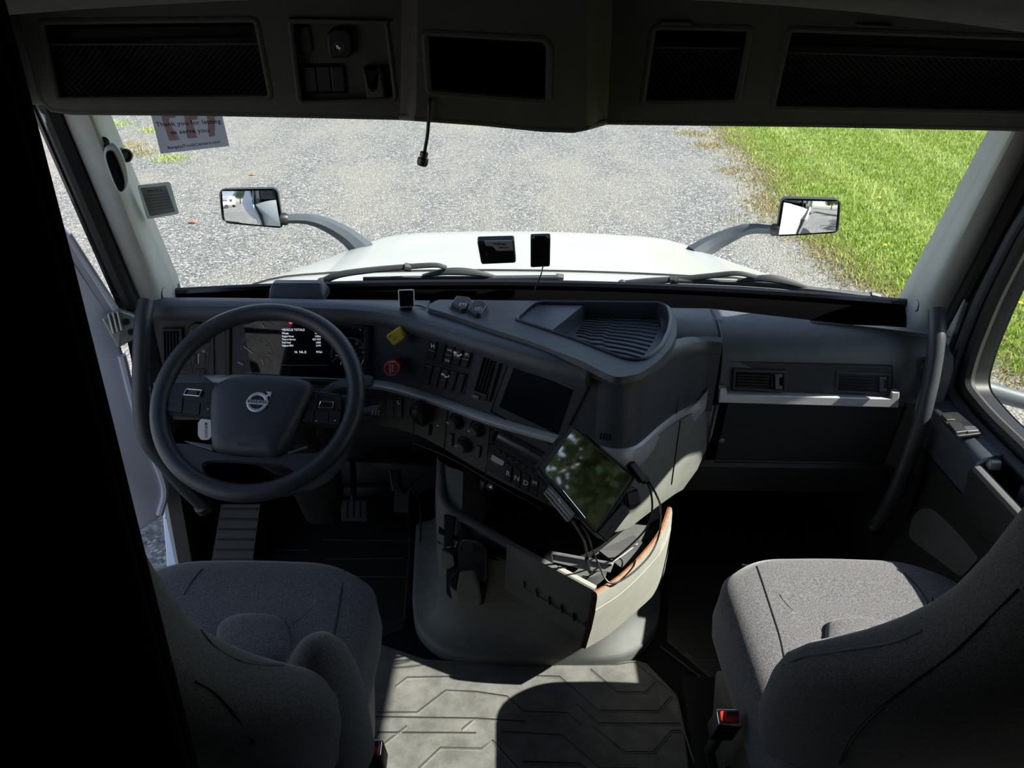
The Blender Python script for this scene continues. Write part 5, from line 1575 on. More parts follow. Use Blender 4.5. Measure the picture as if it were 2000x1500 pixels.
# key with its tag hanging behind the wheel
kc = W(402, 838, Y=1.585)
kt = thing('key_tag', 'white plastic key tag with red print hanging behind the wheel', 'key tag', kc + Vector((0, .04, .06)))
KP = Plane(kc, (.1, -.9, .35))
tagp = [(392, 819), (402, 814), (411, 818), (415, 826), (414, 852), (408, 859), (393, 859), (387, 850), (387, 826)]
pslab('tag', KP, tagp, .003, 'tag_plastic', kt, r=.004, bev=.001)
ptext('print', KP, 'BERGEYS', 403, 840, 5.2, 'red', kt, dirpx=(0, 1), lift=.0034)
c = KP.hit(403, 827) ; lathe('print_logo', c + KP.nrm(0, 0) * .003, KP.nrm(0, 0), [(.003, 0), (.003, .0005), (0, .0005)], 'red', kt, 10)
tube('key_ring', [KP.hit(402, 819) + Vector((math.cos(a) * .001, math.cos(a) * .008 + .006, math.sin(a) * .008 + .006)) for a in np.linspace(0, 6.28, 15)[:-1]], .0009, 'chrome', kt, 6, closed=True)
tube('key', [KP.hit(398, 812) + Vector((0, .01, 0)), KP.hit(392, 800) + Vector((0, .05, 0))], .004, 'steel', kt, 8, flat=.4)

# ================================================================== centre console (below the dash)
con = thing('center_console', 'charcoal centre console pedestal with storage bin and cup holder', 'console', (0, 1.6, 0))
base_px = [(806, 1165), (812, 1215), (830, 1245), (860, 1268), (905, 1281), (960, 1286), (1060, 1288), (1170, 1287), (1225, 1278), (1262, 1252), (1284, 1215), (1291, 1165)]
base = [Vector((-.37, 1.95, .03))] + cr([W(px, py, Z=.03) for px, py in base_px], 4) + [Vector((.37, 1.95, .03))]
col_k = [Vector((-.26, 1.95, 0)), Vector((-.262, 1.58, 0)), Vector((-.235, 1.525, 0)), Vector((-.18, 1.492, 0)), Vector((-.06, 1.465, 0)), Vector((.04, 1.425, 0)), Vector((.10, 1.415, 0)), Vector((.155, 1.435, 0)), Vector((.22, 1.51, 0)), Vector((.31, 1.60, 0)), Vector((.325, 1.70, 0)), Vector((.33, 1.95, 0))]
def resample(P, n):
    d = [0]
    for a, b in zip(P, P[1:]): d.append(d[-1] + (b - a).length)
    out = []; j = 0
    for k in range(n):
        s = d[-1] * k / (n - 1)
        while j < len(P) - 2 and d[j + 1] < s: j += 1
        t = (s - d[j]) / max(1e-9, d[j + 1] - d[j]); out.append(P[j].lerp(P[j + 1], min(1, max(0, t))))
    return out
NB = 60
bs = resample(base, NB); cs = resample(cr(col_k, 5), NB)
def cring(z, f): return [Vector((b.x + (c.x - b.x) * f, b.y + (c.y - b.y) * f, z)) for b, c in zip(bs, cs)]
rings = [cring(0, -.02), cring(.022, -.02), cring(.03, 0), cring(.036, .12), cring(.05, .45), cring(.075, .72), cring(.115, .92), cring(.16, 1.0), cring(.30, 1.0)]
# upper part of the left flank up to the dash (the passenger-side part stops lower, for the drawer)
pb = loft('pedestal', rings, 'console_dark', con, closed=False, cap1=True, angle=50)
PED = Surf(*loft_vf(rings, False))
# left cheek: from the lip up to under the dash
lc = [Vector((-.262, 1.95, 0)), Vector((-.264, 1.60, 0)), Vector((-.24, 1.53, 0)), Vector((-.19, 1.497, 0))]
lcr = cr(lc, 5)
loft('left_cheek', [[Vector((p.x, p.y + dy, z)) for p in lcr] for z, dy in ((.30, 0), (.40, 0), (.43, .02), (.49, .085))], 'console_dark', con, closed=False)
loft('bin_left_wall', [[Vector((-.19, 1.50 + .08 * f, .40 + .085 * f)), Vector((-.15, 1.56 + .06 * f, .40 + .09 * f)), Vector((-.12, 1.66, .40 + .09 * f)), Vector((-.12, 1.80, .40 + .09 * f))] for f in (-.6, 0, .5, 1)], 'console_dark', con, closed=False)
# bin floor and rear wall (deep black inside)
V, Fc = hexa_vf([(-.25, 1.52, .345), (.05, 1.37, .325), (.30, 1.66, .325), (-.25, 1.93, .345)], [(-.25, 1.52, .352), (.05, 1.37, .332), (.30, 1.66, .332), (-.25, 1.93, .352)])
mesh('bin_floor', V, Fc, 'black_matt', con, smooth=False)
V, Fc = box_vf((-.25, 1.80, .30), (.33, 1.82, .60)); mesh('bin_back', V, Fc, 'black', con, smooth=False)
V, Fc = hexa_vf([(.30, 1.62, .30), (.32, 1.62, .30), (.33, 1.9, .30), (.31, 1.9, .30)], [(.30, 1.62, .5), (.32, 1.62, .5), (.33, 1.9, .5), (.31, 1.9, .5)])
mesh('bin_side', V, Fc, 'black', con, smooth=False)
# rounded lip along the front of the bin
lip = [W(861, 905, Y=1.62), W(862, 945, Y=1.575), W(866, 978, Y=1.535), W(885, 1001, Y=1.505), W(925, 1022, Y=1.482), W(985, 1058, Y=1.449), W(1045, 1093, Y=1.412), W(1075, 1110, Y=1.398)]
tube('bin_lip', cr(lip, 5), .011, 'console_dark', con, 10, flat=.75)
# fascia strip under the lip
lp = cr(lip[3:], 4)
loft('bin_fascia', [[p for p in lp], [p + Vector((.006, .012, -.035)) for p in lp], [Vector((p.x + .01, p.y + .02, .27)) for p in lp]], 'console_dark', con, closed=False)
# storage niche + cup holder on the left face
NF = Plane(W(905, 1100, Y=1.475), (-.45, -.89, .0))
pslab('niche_shade', NF, [(868, 1004), (890, 1012), (884, 1065), (868, 1068)], .003, 'black_matt', con, r=.004)  # shade inside the niche, put in as a flat black plate
pslab('niche_shelf', NF, [(866, 1068), (890, 1080), (893, 1100), (880, 1106), (866, 1098)], .012, 'console_dark', con, r=.004)
pslab('cup_recess_shade', NF, [(872, 1075), (900, 1050), (948, 1062), (951, 1140), (946, 1180), (900, 1186), (872, 1160)], .002, 'black_matt', con, r=.012)  # black slab painting the shade of a recess round the cup
cb = W(908, 1166, Y=1.44)
cup = lathe('cup_holder', Vector((cb.x, cb.y, cb.z - .005)), (0, 0, 1), [(.026, 0), (.032, .004), (.036, .04), (.038, .055), (.035, .055), (.033, .04), (.029, .008), (0, .006)], 'console_dark', con, 28)
# tall back plate with slot, front finger
bk = [(898, 1058), (906, 1052), (936, 1056), (951, 1075), (950, 1135), (900, 1130), (895, 1090)]
NB2 = NF.off(.012); pslab('cup_back', NB2, bk, .004, 'black', con, r=.008)
pslab('cup_slot', NB2, [(924, 1058), (944, 1068), (948, 1082), (926, 1074)], .0048, 'black_matt', con, r=.003)
pslab('cup_slot', NB2, [(924, 1094), (940, 1098), (941, 1110), (924, 1104)], .0048, 'black_matt', con, r=.003)
fg = Plane(cb + Vector((-.012, -.034, .02)), (-.3, -.93, .1))
pslab('cup_finger', fg, [(899, 1116), (926, 1114), (932, 1135), (937, 1150), (940, 1178), (918, 1186), (896, 1180), (893, 1150)], .006, 'console_dark', con, r=.006, bev=.003)
tube('mounting_tab', [NF.hit(889, 1062) + Vector((0, -.012, 0)), NF.hit(893, 1052) + Vector((0, -.012, 0))], .0015, 'steel', con, 5)
# socket with arrow button under the dash edge
sp = W(958, 951, Y=1.56); lathe('round_button', sp, (-.45, -.85, .2), [(.010, -.002), (.010, .003), (.008, .004), (0, .004)], 'black', con, 18)
tube('button_ring', [sp + Vector((-.45, -.85, .2)) * .004 + Vector((math.cos(a) * .009, -math.cos(a) * .004, math.sin(a) * .009)) for a in np.linspace(0, 6.28, 19)[:-1]], .0006, 'dim_mark', con, 4, closed=True)
SPp = Plane(sp + Vector((-.45, -.85, .2)) * .0045, (-.45, -.85, .2)); pslab('button_arrow', SPp, [(954, 951), (961, 947), (960, 955)], .0006, 'white_mark', con)
V, Fc = slab_vf([W(px, py, Y=1.58) for px, py in ((935, 938), (950, 944), (942, 960), (938, 958))], .002, (-.45, -.85, .2)); mesh('bracket_plate', V, Fc, 'bar_grey', con)

# ---- pull-out drawer with pale front
dr = thing('console_drawer', 'open pull-out console drawer with pale front and orange top edge', 'drawer', (.15, 1.4, .17))
fp = cr([W(1166, 1160, Y=1.315), W(1215, 1128, Y=1.375), W(1262, 1082, Y=1.46), W(1296, 1036, Y=1.55), W(1312, 992, Y=1.645)], 4)
zt = [p.z for p in fp]
fb_px = cr([Vector((1144, 1267, 0)), Vector((1188, 1240, 0)), Vector((1238, 1198, 0)), Vector((1278, 1160, 0)), Vector((1296, 1125, 0))], 4)
FBp = []
for p, q in zip(fp, fb_px):
    b_ = W(q.x, q.y, Y=p.y + .012); FBp.append(Vector((b_.x, b_.y, b_.z)))
nf = len(fp)
def fn(i):
    t = fp[min(i + 1, nf - 1)] - fp[max(i - 1, 0)]; return Vector((t.y, -t.x, 0)).normalized()
out = [[p.lerp(q, f) for p, q in zip(fp, FBp)] for f in (0, .06, .26, .265, .3, .6, 1)]
bul = [0, .003, .0045, .0055, .0055, .005, 0]
out = [[p + fn(i) * b_ for i, p in enumerate(r)] for r, b_ in zip(out, bul)]
inn = [[p - fn(i) * .011 for i, p in enumerate(r)] for r in out]
mesh('drawer_front', *loft_vf(out, False), 'drawer_face', dr, angle=40)
mesh('front_back', *loft_vf(inn[::-1], False), 'drawer_face', dr, angle=40)
edge = [[out[0][i], out[0][i].lerp(inn[0][i], .5) + Vector((0, 0, .002)), inn[0][i]] for i in range(nf)]
mesh('top_edge', *loft_vf(edge, False), 'orange', dr)
mesh('bottom_edge', *loft_vf([[out[-1][i], inn[-1][i]] for i in range(nf)], False), 'dark_wood', dr)
mesh('near_edge', *loft_vf([[o_[0] for o_ in out], [o_[0] + Vector((-.012, .004, -.001)) for o_ in out], [o_[0] + Vector((-.013, .012, -.001)) for o_ in out]], False), 'dark_wood', dr)
# left side board with little gussets
s0, s1 = fp[0] + Vector((-.006, .012, 0)), W(990, 1062, Y=1.432)
s0.z = fp[0].z - .001
b0 = FBp[0] + Vector((-.006, .012, .015)); b1 = W(986, 1150, Y=1.428)
V, Fc = hexa_vf([s0, s1, b1, b0], [p + Vector((.008, .012, 0)) for p in (s0, s1, b1, b0)]); mesh('side_board', V, Fc, 'console_dark', dr, smooth=False)
SB = Plane((s0 + s1 + b0 + b1) / 4, (s1 - s0).cross(b0 - s0))
for k in range(6):
    x, y = 1024 + 24 * k, 1136 + 16.0 * k
    pslab('gusset', SB, [(x - 3, y + 10), (x, y - 3), (x + 3, y + 12)], .006, 'console_dark', dr)
pline('board_step', SB, [(990, 1128), (1060, 1170), (1148, 1226)], .002, 'console_dark', dr)
V, Fc = hexa_vf([(.115, 1.345, .175), (.0, 1.44, .195), (.10, 1.74, .195), (.31, 1.62, .175)], [(.115, 1.345, .181), (.0, 1.44, .201), (.10, 1.74, .201), (.31, 1.62, .181)])
mesh('drawer_sun_block', V, Fc, 'console_dark', dr, smooth=False)  # extra plate added below the drawer floor to keep sun off the pedestal
# floor and top ledge of the drawer
zf = .235
V, Fc = hexa_vf([(.115, 1.335, zf), (-.06, 1.44, zf), (.16, 1.74, zf), (.33, 1.62, zf)], [(.115, 1.335, zf + .006), (-.06, 1.44, zf + .006), (.16, 1.74, zf + .006), (.33, 1.62, zf + .006)])
mesh('drawer_floor', V, Fc, 'drawer_face', dr, smooth=False)
l0, l1 = s0 + Vector((.004, .006, .001)), s1.lerp(s0, .18) + Vector((.004, .006, .001))
l1 = s0.lerp(s1, .42) + Vector((.004, .006, .001))
tube('side_ledge', [l0, l1], .0085, 'drawer_face', dr, 8, flat=.6)
V, Fc = hexa_vf([(.03, 1.40, .325), (.13, 1.345, .322), (.17, 1.40, .322), (.09, 1.46, .322)], [(.03, 1.40, .33), (.13, 1.345, .327), (.17, 1.40, .327), (.09, 1.46, .327)]) 
# dark divider in the drawer and the rim bracket
V, Fc = hexa_vf([W(1237, 1045, Y=1.55), W(1275, 1075, Y=1.53), W(1215, 1110, Y=1.44), W(1170, 1075, Y=1.46)], [v + Vector((0, 0, -.01)) for v in (W(1237, 1045, Y=1.55), W(1275, 1075, Y=1.53), W(1215, 1110, Y=1.44), W(1170, 1075, Y=1.46))])
mesh('divider', V, Fc, 'black', dr, smooth=False)
V, Fc = hexa_vf([(.02, 1.41, .235), (.028, 1.405, .235), (.21, 1.70, .235), (.20, 1.705, .235)], [(.02, 1.41, .31), (.028, 1.405, .31), (.21, 1.70, .31), (.20, 1.705, .31)])
mesh('inner_side', V, Fc, 'drawer_face', dr, smooth=False)

# metal bracket lying in the bin
bp = thing('metal_bracket', 'grey metal mounting bracket lying in the open drawer', 'bracket', W(1130, 1100, Y=1.42))
BPp = Plane(W(1130, 1098, Y=1.42), (-.2, -.75, .62))
pslab('plate', BPp, [(1075, 1076), (1150, 1092), (1200, 1098), (1192, 1118), (1140, 1112), (1080, 1098)], .005, 'steel', bp, bev=.001)
pslab('flange', BPp, [(1076, 1076), (1196, 1098), (1197, 1103), (1076, 1082)], .014, 'steel', bp, bev=.001)
pslab('clip', BPp, [(1064, 1086), (1080, 1074), (1082, 1100), (1068, 1110)], .016, 'black', bp, r=.003)
for x, y in ((1190, 1103), (1150, 1098)): lathe('bolt', BPp.hit(x, y), BPp.nrm(0, 0), [(.004, .004), (.004, .008), (0, .009)], 'chrome', bp, 8)

# ================================================================== tablet in its cradle
TCt = W(1145, 930, Y=1.315)
TN = Vector((.42, -.72, .55)).normalized()
TP = Plane(TCt, TN)
tb_ = thing('tablet', 'black tablet computer tilted on its corner, reflecting trees', 'tablet', TCt)
T4 = [(1116, 830), (1237, 931), (1164, 1042), (1053, 919)]
pslab('body', TP, T4, .004, 'black', tb_, r=.012, bev=.002, back=.008)
cT = (sum(p[0] for p in T4) / 4, sum(p[1] for p in T4) / 4)
pslab('screen', TP, [(cT[0] + (x - cT[0]) * .925, cT[1] + (y - cT[1]) * .925) for x, y in T4], .0046, 'tablet_glass', tb_, r=.008, bev=.0003)
pframe('bumper_case', TP, [(cT[0] + (x - cT[0]) * 1.045, cT[1] + (y - cT[1]) * 1.045) for x, y in T4], .006, .006, 'rubber', tb_, r=.014, back=.01)
pline('edge_highlight', TP, [(1096, 958), (1140, 1012)], .0012, 'chrome', tb_, lift=.006)
pslab('side_key', TP, [(1143, 846), (1170, 872), (1168, 874), (1141, 849)], .009, 'black', tb_)
tm = thing('tablet_mount', 'black tablet cradle with grey metal bar bolted to the console nose', 'mount', TCt - TN * .05)
TB = TP.off(-.010)
pslab('cradle_back', TB, [(1080, 900), (1190, 930), (1190, 1010), (1110, 985)], -.0 + .002, 'black', tm, back=.014, r=.01)
pslab('left_jaw', TB, [(1093, 850), (1098, 862), (1052, 925), (1043, 913)], .018, 'black', tm, bev=.002)
pslab('metal_bar', TB, [(1073, 948), (1118, 1003), (1107, 1019), (1062, 964)], .012, 'bar_grey', tm, bev=.001)
TBb = TB.off(.012)
for k in range(3): pline('bar_groove', TBb, [(1070 - 4 * k, 954 + 5 * k), (1115 - 4 * k, 1007 + 5 * k)], .0007, 'steel', tm)
pslab('bar_label', TBb, [(1089, 974), (1093, 974), (1096, 982), (1092, 984)], .001, 'white', tm)
pslab('lower_jaw', TB, [(1205, 984), (1216, 990), (1170, 1052), (1156, 1040)], .020, 'black', tm, bev=.002)
pslab('lower_shelf', TB, [(1216, 990), (1228, 1000), (1184, 1058), (1170, 1050)], .006, 'black', tm, bev=.002)
for x, y in ((1201, 1001), (1181, 1030)):
    pline('jaw_clip', TB, [(x, y), (x + 5, y + 3), (x + 4, y - 3)], .0014, 'silver_dark', tm, lift=.021)
lathe('clamp_knob', TP.hit(1238, 972) - TN * .015, TN, [(.012, -.02), (.024, -.018), (.026, 0), (.022, .008), (.008, .010), (0, .010)], 'black', tm, 16)
pslab('clamp_block', TB, [(1216, 965), (1240, 955), (1246, 985), (1222, 990)], .012, 'black', tm, bev=.003)
tube('arm', cr([TCt - TN * .02, TCt - TN * .06 + Vector((.01, .02, -.02)), Vector((.145, 1.44, .56))], 4), .016, 'black', tm, 10)
lathe('arm_foot', Vector((.15, 1.447, .56)), (-.05, -.95, .2), [(.035, -.012), (.035, .004), (.02, .012), (0, .014)], 'black', tm, 18)
ub = thing('usb_connector', 'black cable plug block sticking out beside the tablet', 'connector', TP.hit(1240, 920))
UP_ = TP.off(.002)
pslab('plug', UP_, [(1222, 909), (1233, 900), (1260, 935), (1249, 945)], .014, 'black', ub, r=.003, bev=.003)
pslab('strain_relief', UP_, [(1247, 931), (1258, 926), (1266, 939), (1256, 947)], .011, 'rubber', ub, r=.003, bev=.003)
def cable(label, pts, r=.0022, n=6, m='black'):
    o = tube('cable', cr(pts, n), r, m, None, 7); 
    v0 = o.data.vertices[0].co.copy()
    tag(o, label, 'cable'); return o
u0 = UP_.hit(1261, 941) + TN * .005
cable('thin black cable looping from the plug down into the drawer', [u0, W(1272, 965, Y=1.31), W(1273, 1000, Y=1.32), W(1262, 1032, Y=1.34), W(1235, 1062, Y=1.37), W(1205, 1088, Y=1.40), W(1180, 1108, Y=1.415), W(1160, 1112, Y=1.42)])
cable('outer black cable hanging from the plug over the drawer front', [u0 + Vector((.004, 0, 0)), W(1281, 965, Y=1.32), W(1291, 995, Y=1.36), W(1288, 1040, Y=1.45), W(1272, 1080, Y=1.42), W(1240, 1115, Y=1.375), W(1205, 1138, Y=1.345), W(1186, 1135, Y=1.345), W(1172, 1110, Y=1.36), W(1158, 1075, Y=1.37), W(1148, 1045, Y=1.345), W(1135, 1025, Y=1.325)])
cable('black cable from the grey bar to a plug in the bin', [TB.hit(1116, 1016), W(1126, 1030, Y=1.33), W(1140, 1055, Y=1.37), W(1146, 1078, Y=1.395), W(1148, 1092, Y=1.402)], .0028)
pp = thing('cable_plug', 'small black plug at the end of the cable in the bin', 'plug', W(1148, 1098, Y=1.40))
tube('plug_body', [W(1146, 1090, Y=1.40), W(1150, 1112, Y=1.405)], .0085, 'black', pp, 8, flat=.6); tube('plug_tip', [W(1150, 1112, Y=1.405), W(1153, 1119, Y=1.406)], .004, 'steel', pp, 8)
cable('grey cable lying along the inside of the drawer front', [W(1150, 1118, Y=1.41), W(1180, 1112, Y=1.405), W(1192, 1100, Y=1.41), W(1215, 1085, Y=1.43), W(1245, 1062, Y=1.46)], .0018, 6, 'steel')
# ================================================================== overhead console
oc = thing('overhead_console', 'grey moulded overhead console with open netted compartments above the windscreen', 'overhead console', (0, 1.5, 1.33))
OL = Plane((0, 1.50, 1.34), (0, -1, -.16))
OB = Plane((0, 1.425, 1.33), (0, -1, -.16))
def rim(hole, pl_, r, m='header'):
    tube('compartment_rim', [pl_.hit(*p) - pl_.nrm(0, 0) * (r * .4) for p in rnd2(hole, 12, 4)], r * .9, m, oc, 8, closed=True)
def panel(nm, outer, holes, depths, pl_, mats, rr=12):
    hs = [rnd2(h, rr, 4) for h in holes]
    front, rec = holed_vf(outer, hs, px_to(pl_), (0, 1, 0), depths)
    mesh(nm, front[0], front[1], 'header', oc, smooth=False)
    for r, m in zip(rec, mats): mesh('compartment', r[0], r[1], m, oc, angle=50)  # the black ones carry the shade of the recess in their colour
h1 = [(76, 42), (500, 37), (530, 192), (110, 196)]
h2 = [(566, 40), (755, 42), (774, 196), (584, 202)]
h3 = [(828, 63), (1062, 76), (1074, 90), (1072, 194), (1058, 200), (836, 182)]
h4 = [(1276, 52), (1468, 55), (1441, 200), (1254, 203)]
h5 = [(1542, 56), (2120, 78), (2120, 224), (1508, 212)]
outL = [(-140, -90), (794, -90), (789, 229.5), (640, 226), (400, 221), (135, 219), (100, 214), (80, 196), (62, 120), (40, 40), (20, -20)]
panel('left_face', outL, [h1, h2], [.20, .022], OL, ['black', 'header'])
outB = [(818, -90), (1150, -90), (1146, 249), (1120, 254), (1060, 252), (940, 240), (812, 231)]
panel('centre_face', outB, [h3], [.16], OB, ['black'])
outR = [(1192, -90), (2300, -90), (2300, 262), (1960, 250), (1600, 243), (1179, 238)]
panel('right_face', outR, [h4, h5], [.20, .18], OL, ['black', 'black'])
for h, p, r in ((h1, OL, .007), (h2, OL, .006), (h3, OB, .007), (h4, OL, .007), (h5, OL, .007)): rim(h, p, r)
# shoulders of the centre bulge
def shoulder(nm, a, b, pa, pb, n=7, dip=0):
    rings = []
    for (x0, y0), (x1, y1) in zip(a, b):
        p, q = pa.hit(x0, y0), pb.hit(x1, y1); row = []
        for k in range(n):
            f = k / (n - 1); s_ = f * f * (3 - 2 * f); row.append(Vector((p.x + (q.x - p.x) * f, p.y + (q.y - p.y) * s_, p.z + (q.z - p.z) * f)))
        rings.append(row)
    return loft(nm, rings, 'header', oc, closed=False)
shoulder('bulge_side', [(786, -90), (784, 80), (781, 229)], [(818, -90), (815, 80), (812, 231)], OL, OB)
shoulder('bulge_side', [(1150, -90), (1148, 80), (1146, 249)], [(1200, -90), (1194, 80), (1186, 238)], OB, OL)
# underside running forward to the windscreen
bot = [OL.hit(*p) for p in ((20, -20), (40, 40), (62, 120), (80, 196), (100, 214), (135, 219), (400, 221), (640, 226), (781, 229))] + [OB.hit(*p) for p in ((812, 231), (940, 240), (1060, 252), (1120, 254), (1146, 249))] + [OL.hit(*p) for p in ((1186, 238), (1600, 243), (1960, 250), (2300, 262))]
loft('underside', [bot, [p + Vector((0, .012, -.004)) for p in bot], [Vector((p.x, max(p.y + .1, 1.64), p.z + .05)) for p in bot]], 'header', oc, closed=False, angle=60)
tube('bottom_edge', [p + Vector((0, .004, 0)) for p in bot], .006, 'header', oc, 8)
# hinges / latch seams along the top rims
for q in ([(565, 34), (760, 38), (760, 44), (565, 40)], [(1290, 40), (1350, 41), (1350, 48), (1290, 47)], [(1672, 45), (1740, 47), (1740, 53), (1672, 51)]):
    pslab('rim_tab', OL, q, .008, 'header', oc, bev=.002)
# nets
def net(nm, quad, pl_, label, nu=34, nv=9):
    n = pl_.nrm(0, 0); Q = [pl_.hit(*p) - n * .012 for p in quad]
    def bl(u, v): return Q[0].lerp(Q[1], u).lerp(Q[3].lerp(Q[2], u), v) - n * (.02 * math.sin(math.pi * v))
    parts = []; asp = nv / nu
    for sg in (1, -1):
        for k in range(-nv, nu + nv):
            u0 = k / nu; pts = []
            for j in range(9):
                v = j / 8; u = u0 + sg * v * asp
                if 0 <= u <= 1: pts.append(bl(u, v))
            if len(pts) > 1: parts.append(tube_vf(pts, .0009, 3, cap=False))
    parts.append(tube_vf([bl(u / 12, 0) for u in range(13)], .0025, 5))
    o = mesh('storage_net', *join_vf(parts), 'net', oc, smooth=False); o['kind'] = 'stuff'
mat('net', (.05, .045, .05), .8)
net('storage_net', [(85, 90), (512, 88), (530, 190), (110, 194)], OL, '')
net('storage_net', [(1268, 95), (1462, 98), (1441, 198), (1254, 200)], OL, '', 16, 8)
net('storage_net', [(1530, 105), (2110, 122), (2110, 220), (1508, 209)], OL, '', 44, 9)
# switch panel in the second recess
OP = Plane(OL.p + Vector((0, .022, 0)), OL.n)
pslab('outlet', OP, [(576, 52), (604, 50), (612, 100), (586, 106)], .006, 'black', oc, r=.006)
b = pslab('flap_button', OP, [(640, 62), (652, 52), (680, 52), (690, 66), (690, 102), (682, 110), (650, 110), (644, 102)], .016, 'black', oc, r=.004, bev=.004)
tube('icon_ring', [OP.hit(664 + 10.5 * math.cos(a), 88 + 10.5 * math.sin(a)) + OP.n * .0 + OP.nrm(0, 0) * .0165 for a in np.linspace(0, 6.283, 25)[:-1]], .0004, 'dim_mark', b, 4, closed=True)
pslab('bolt_icon', OP, [(659, 83), (665, 85), (664, 88), (669, 88), (666, 95), (665, 91), (661, 90)], .0006, 'white_mark', b, lift=.0162)
pslab('switch_well', OP, [(588, 124), (672, 123), (680, 182), (596, 184)], .002, 'black_matt', oc, r=.003)
for k in range(3):
    x = 591 + 27.3 * k
    pslab('switch', OP, [(x, 128), (x + 25.5, 128), (x + 31, 177), (x + 5.5, 178)], .007, 'switch', oc, r=.002, bev=.002)
hk = pslab('coat_hook', OP, [(711, 127), (720, 128), (728, 168), (736, 168), (738, 128), (748, 127), (756, 184), (720, 188)], .022, 'header', oc, r=.003, bev=.004)
pslab('hook_notch', OP, [(720, 128), (740, 128), (736, 168), (728, 168)], .004, 'black_matt', oc)

# roof lining edge that shows in the two upper corners
rings = []
for x in np.linspace(-1.0, 1.0, 21):
    zb_ = 1.556 - (.09 if x > 0 else .055) * x * x
    rings.append([Vector((x, 1.12, zb_ + .10)), Vector((x, 1.16, zb_ + .02)), Vector((x, 1.19, zb_)), Vector((x, 1.23, zb_ + .006)), Vector((x, 1.45, zb_ + .10))])
hl_ = struct('trim_4', *loft_vf(rings, False), 'headliner')

# microphone hanging from the overhead bin
mc = thing('microphone_cord', 'short black cord with a round plug hanging from the overhead bin', 'cord', W(838, 196, Y=1.42))
tube('cord', cr([W(845, 186, Y=1.46), W(840, 196, Y=1.41), W(838, 225, Y=1.41), W(835, 262, Y=1.412), W(829, 298, Y=1.415)], 5), .0032, 'black', mc, 8)
a, b = W(829, 296, Y=1.415), W(824, 324, Y=1.416)
d = b - a; L_ = d.length
lathe('plug', a, d, [(.004, 0), (.0075, L_ * .05), (.0075, L_ * .30), (.006, L_ * .34), (.006, L_ * .42), (.010, L_ * .46), (.0105, L_ * .8), (.009, L_ * .95), (0, L_)], 'steel_dark', mc, 16)

# ================================================================== seats
def seat(name, cx, label, sgn, fy=0.0, w0=.268, by=.82, bz=0.0):
    t = thing(name, label, 'seat', (cx, .95, 0))
    def outline(ins, dz=0):
        w = w0 - ins; y0, y1 = .66 + ins * .5, 1.235 + fy - ins
        q = [(-w + .02, y0), (w - .02, y0), (w, y0 + .12), (w + .002, y1 - .05), (.16, y1 + .016), (0, y1 + .022), (-.16, y1 + .016), (-w - .002, y1 - .05), (-w, y0 + .12)]
        return rnd2(q, .055, 6)
    rings = []
    for ins, z in ((.035, .300), (.012, .315), (0, .345), (-.004, .385), (0, .425), (.002, .452), (.012, .470), (.032, .481), (.07, .4855), (.12, .487), (.20, .485)):
        rings.append([Vector((cx + a, b, z + (.010 * math.sin((b - .7) * 3) if z > .44 else 0))) for a, b in outline(ins)])
    loft('seat_cushion', rings, 'seat_fabric', t, True, True, True, angle=70)
    CU = Surf(*loft_vf(rings, True, False, True))
    # base and suspension
    V, Fc = loft_vf([[Vector((cx + a * k, b, z)) for a, b in ((-.20, .70), (.20, .70), (.22, 1.12), (-.22, 1.12))] for z, k in ((0.0, 1.0), (.04, 1.0), (.05, .86), (.14, .84), (.22, .9), (.30, 1.08), (.315, 1.1))], True, True, True)
    mesh('seat_base', V, Fc, 'black', t, smooth=False)
    side = slab_vf([Vector((cx - sgn * .235, y, z)) for y, z in ((.72, .32), (1.12, .32), (1.17, .27), (1.12, .12), (.78, .10), (.70, .2))], .012, (-sgn, 0, 0), r=.02, bev=.004)
    mesh('side_cover', *side, 'dash_low', t)
    mesh('lever', *tube_vf([Vector((cx - sgn * .25, 1.0 + .0 * k, .20 - .02 * k)) for k in range(3)], .008, 8), 'console_dark', t)
    # backrest
    zs = [.44, .54, .65, .70, .735, .765, .795, .835, .88, .93, 1.0, 1.07, 1.15, 1.22, 1.27, 1.30]
    hws = [.262, .285, .292, .288, .272, .245, .218, .190, .168, .156, .152, .155, .158, .152, .13, .08]
    R2 = []
    for z, hw in zip(zs, hws):
        if .5 < z < 1.0: z -= bz
        yc = by - .33 * (z - .45); th = .070 if z < 1.2 else .06
        if z > 1.26: th = .045
        ring = []
        for k in range(36):
            a = 2 * math.pi * k / 36; ca, sa = math.cos(a), math.sin(a)
            x = hw * math.copysign(abs(ca) ** .55, ca); y = th * math.copysign(abs(sa) ** .7, sa)
            ring.append(Vector((cx + x, yc + y + .055 * (abs(x) / .29) ** 2, z)))
        R2.append(ring)
    loft('backrest', R2, 'back_fabric', t, True, True, True, angle=70)
    BK = Surf(*loft_vf(R2, True))
    return t, CU, BK
ps, PCU, PBK = seat('passenger_chair', .620, 'grey fabric passenger seat, its cushion lit by the sun', 1, .045, .258)
ds, DCU, DBK = seat('driver_chair', -.605, 'dark fabric driver seat behind the steering wheel, in shade', -1, .012, .268, .775, .035)
def cl_(par, surf, pts, nm='seam', r=.0016, lift=.0006): pline(nm, surf, pts, r, 'black', par, lift=lift, smooth_n=4)
cl_(ps, PCU, [(1478, 1106), (1490, 1140), (1506, 1190), (1522, 1240), (1532, 1285)])
cl_(ps, PCU, [(1752, 1112), (1782, 1135), (1806, 1165), (1822, 1200)])
cl_(ds, DCU, [(395, 1112), (375, 1135), (358, 1162)])
cl_(ds, DCU, [(673, 1116), (668, 1150), (660, 1200), (650, 1255)])
cl_(ps, PBK, [(1530, 1300), (1570, 1284), (1640, 1272), (1740, 1256), (1800, 1232)])
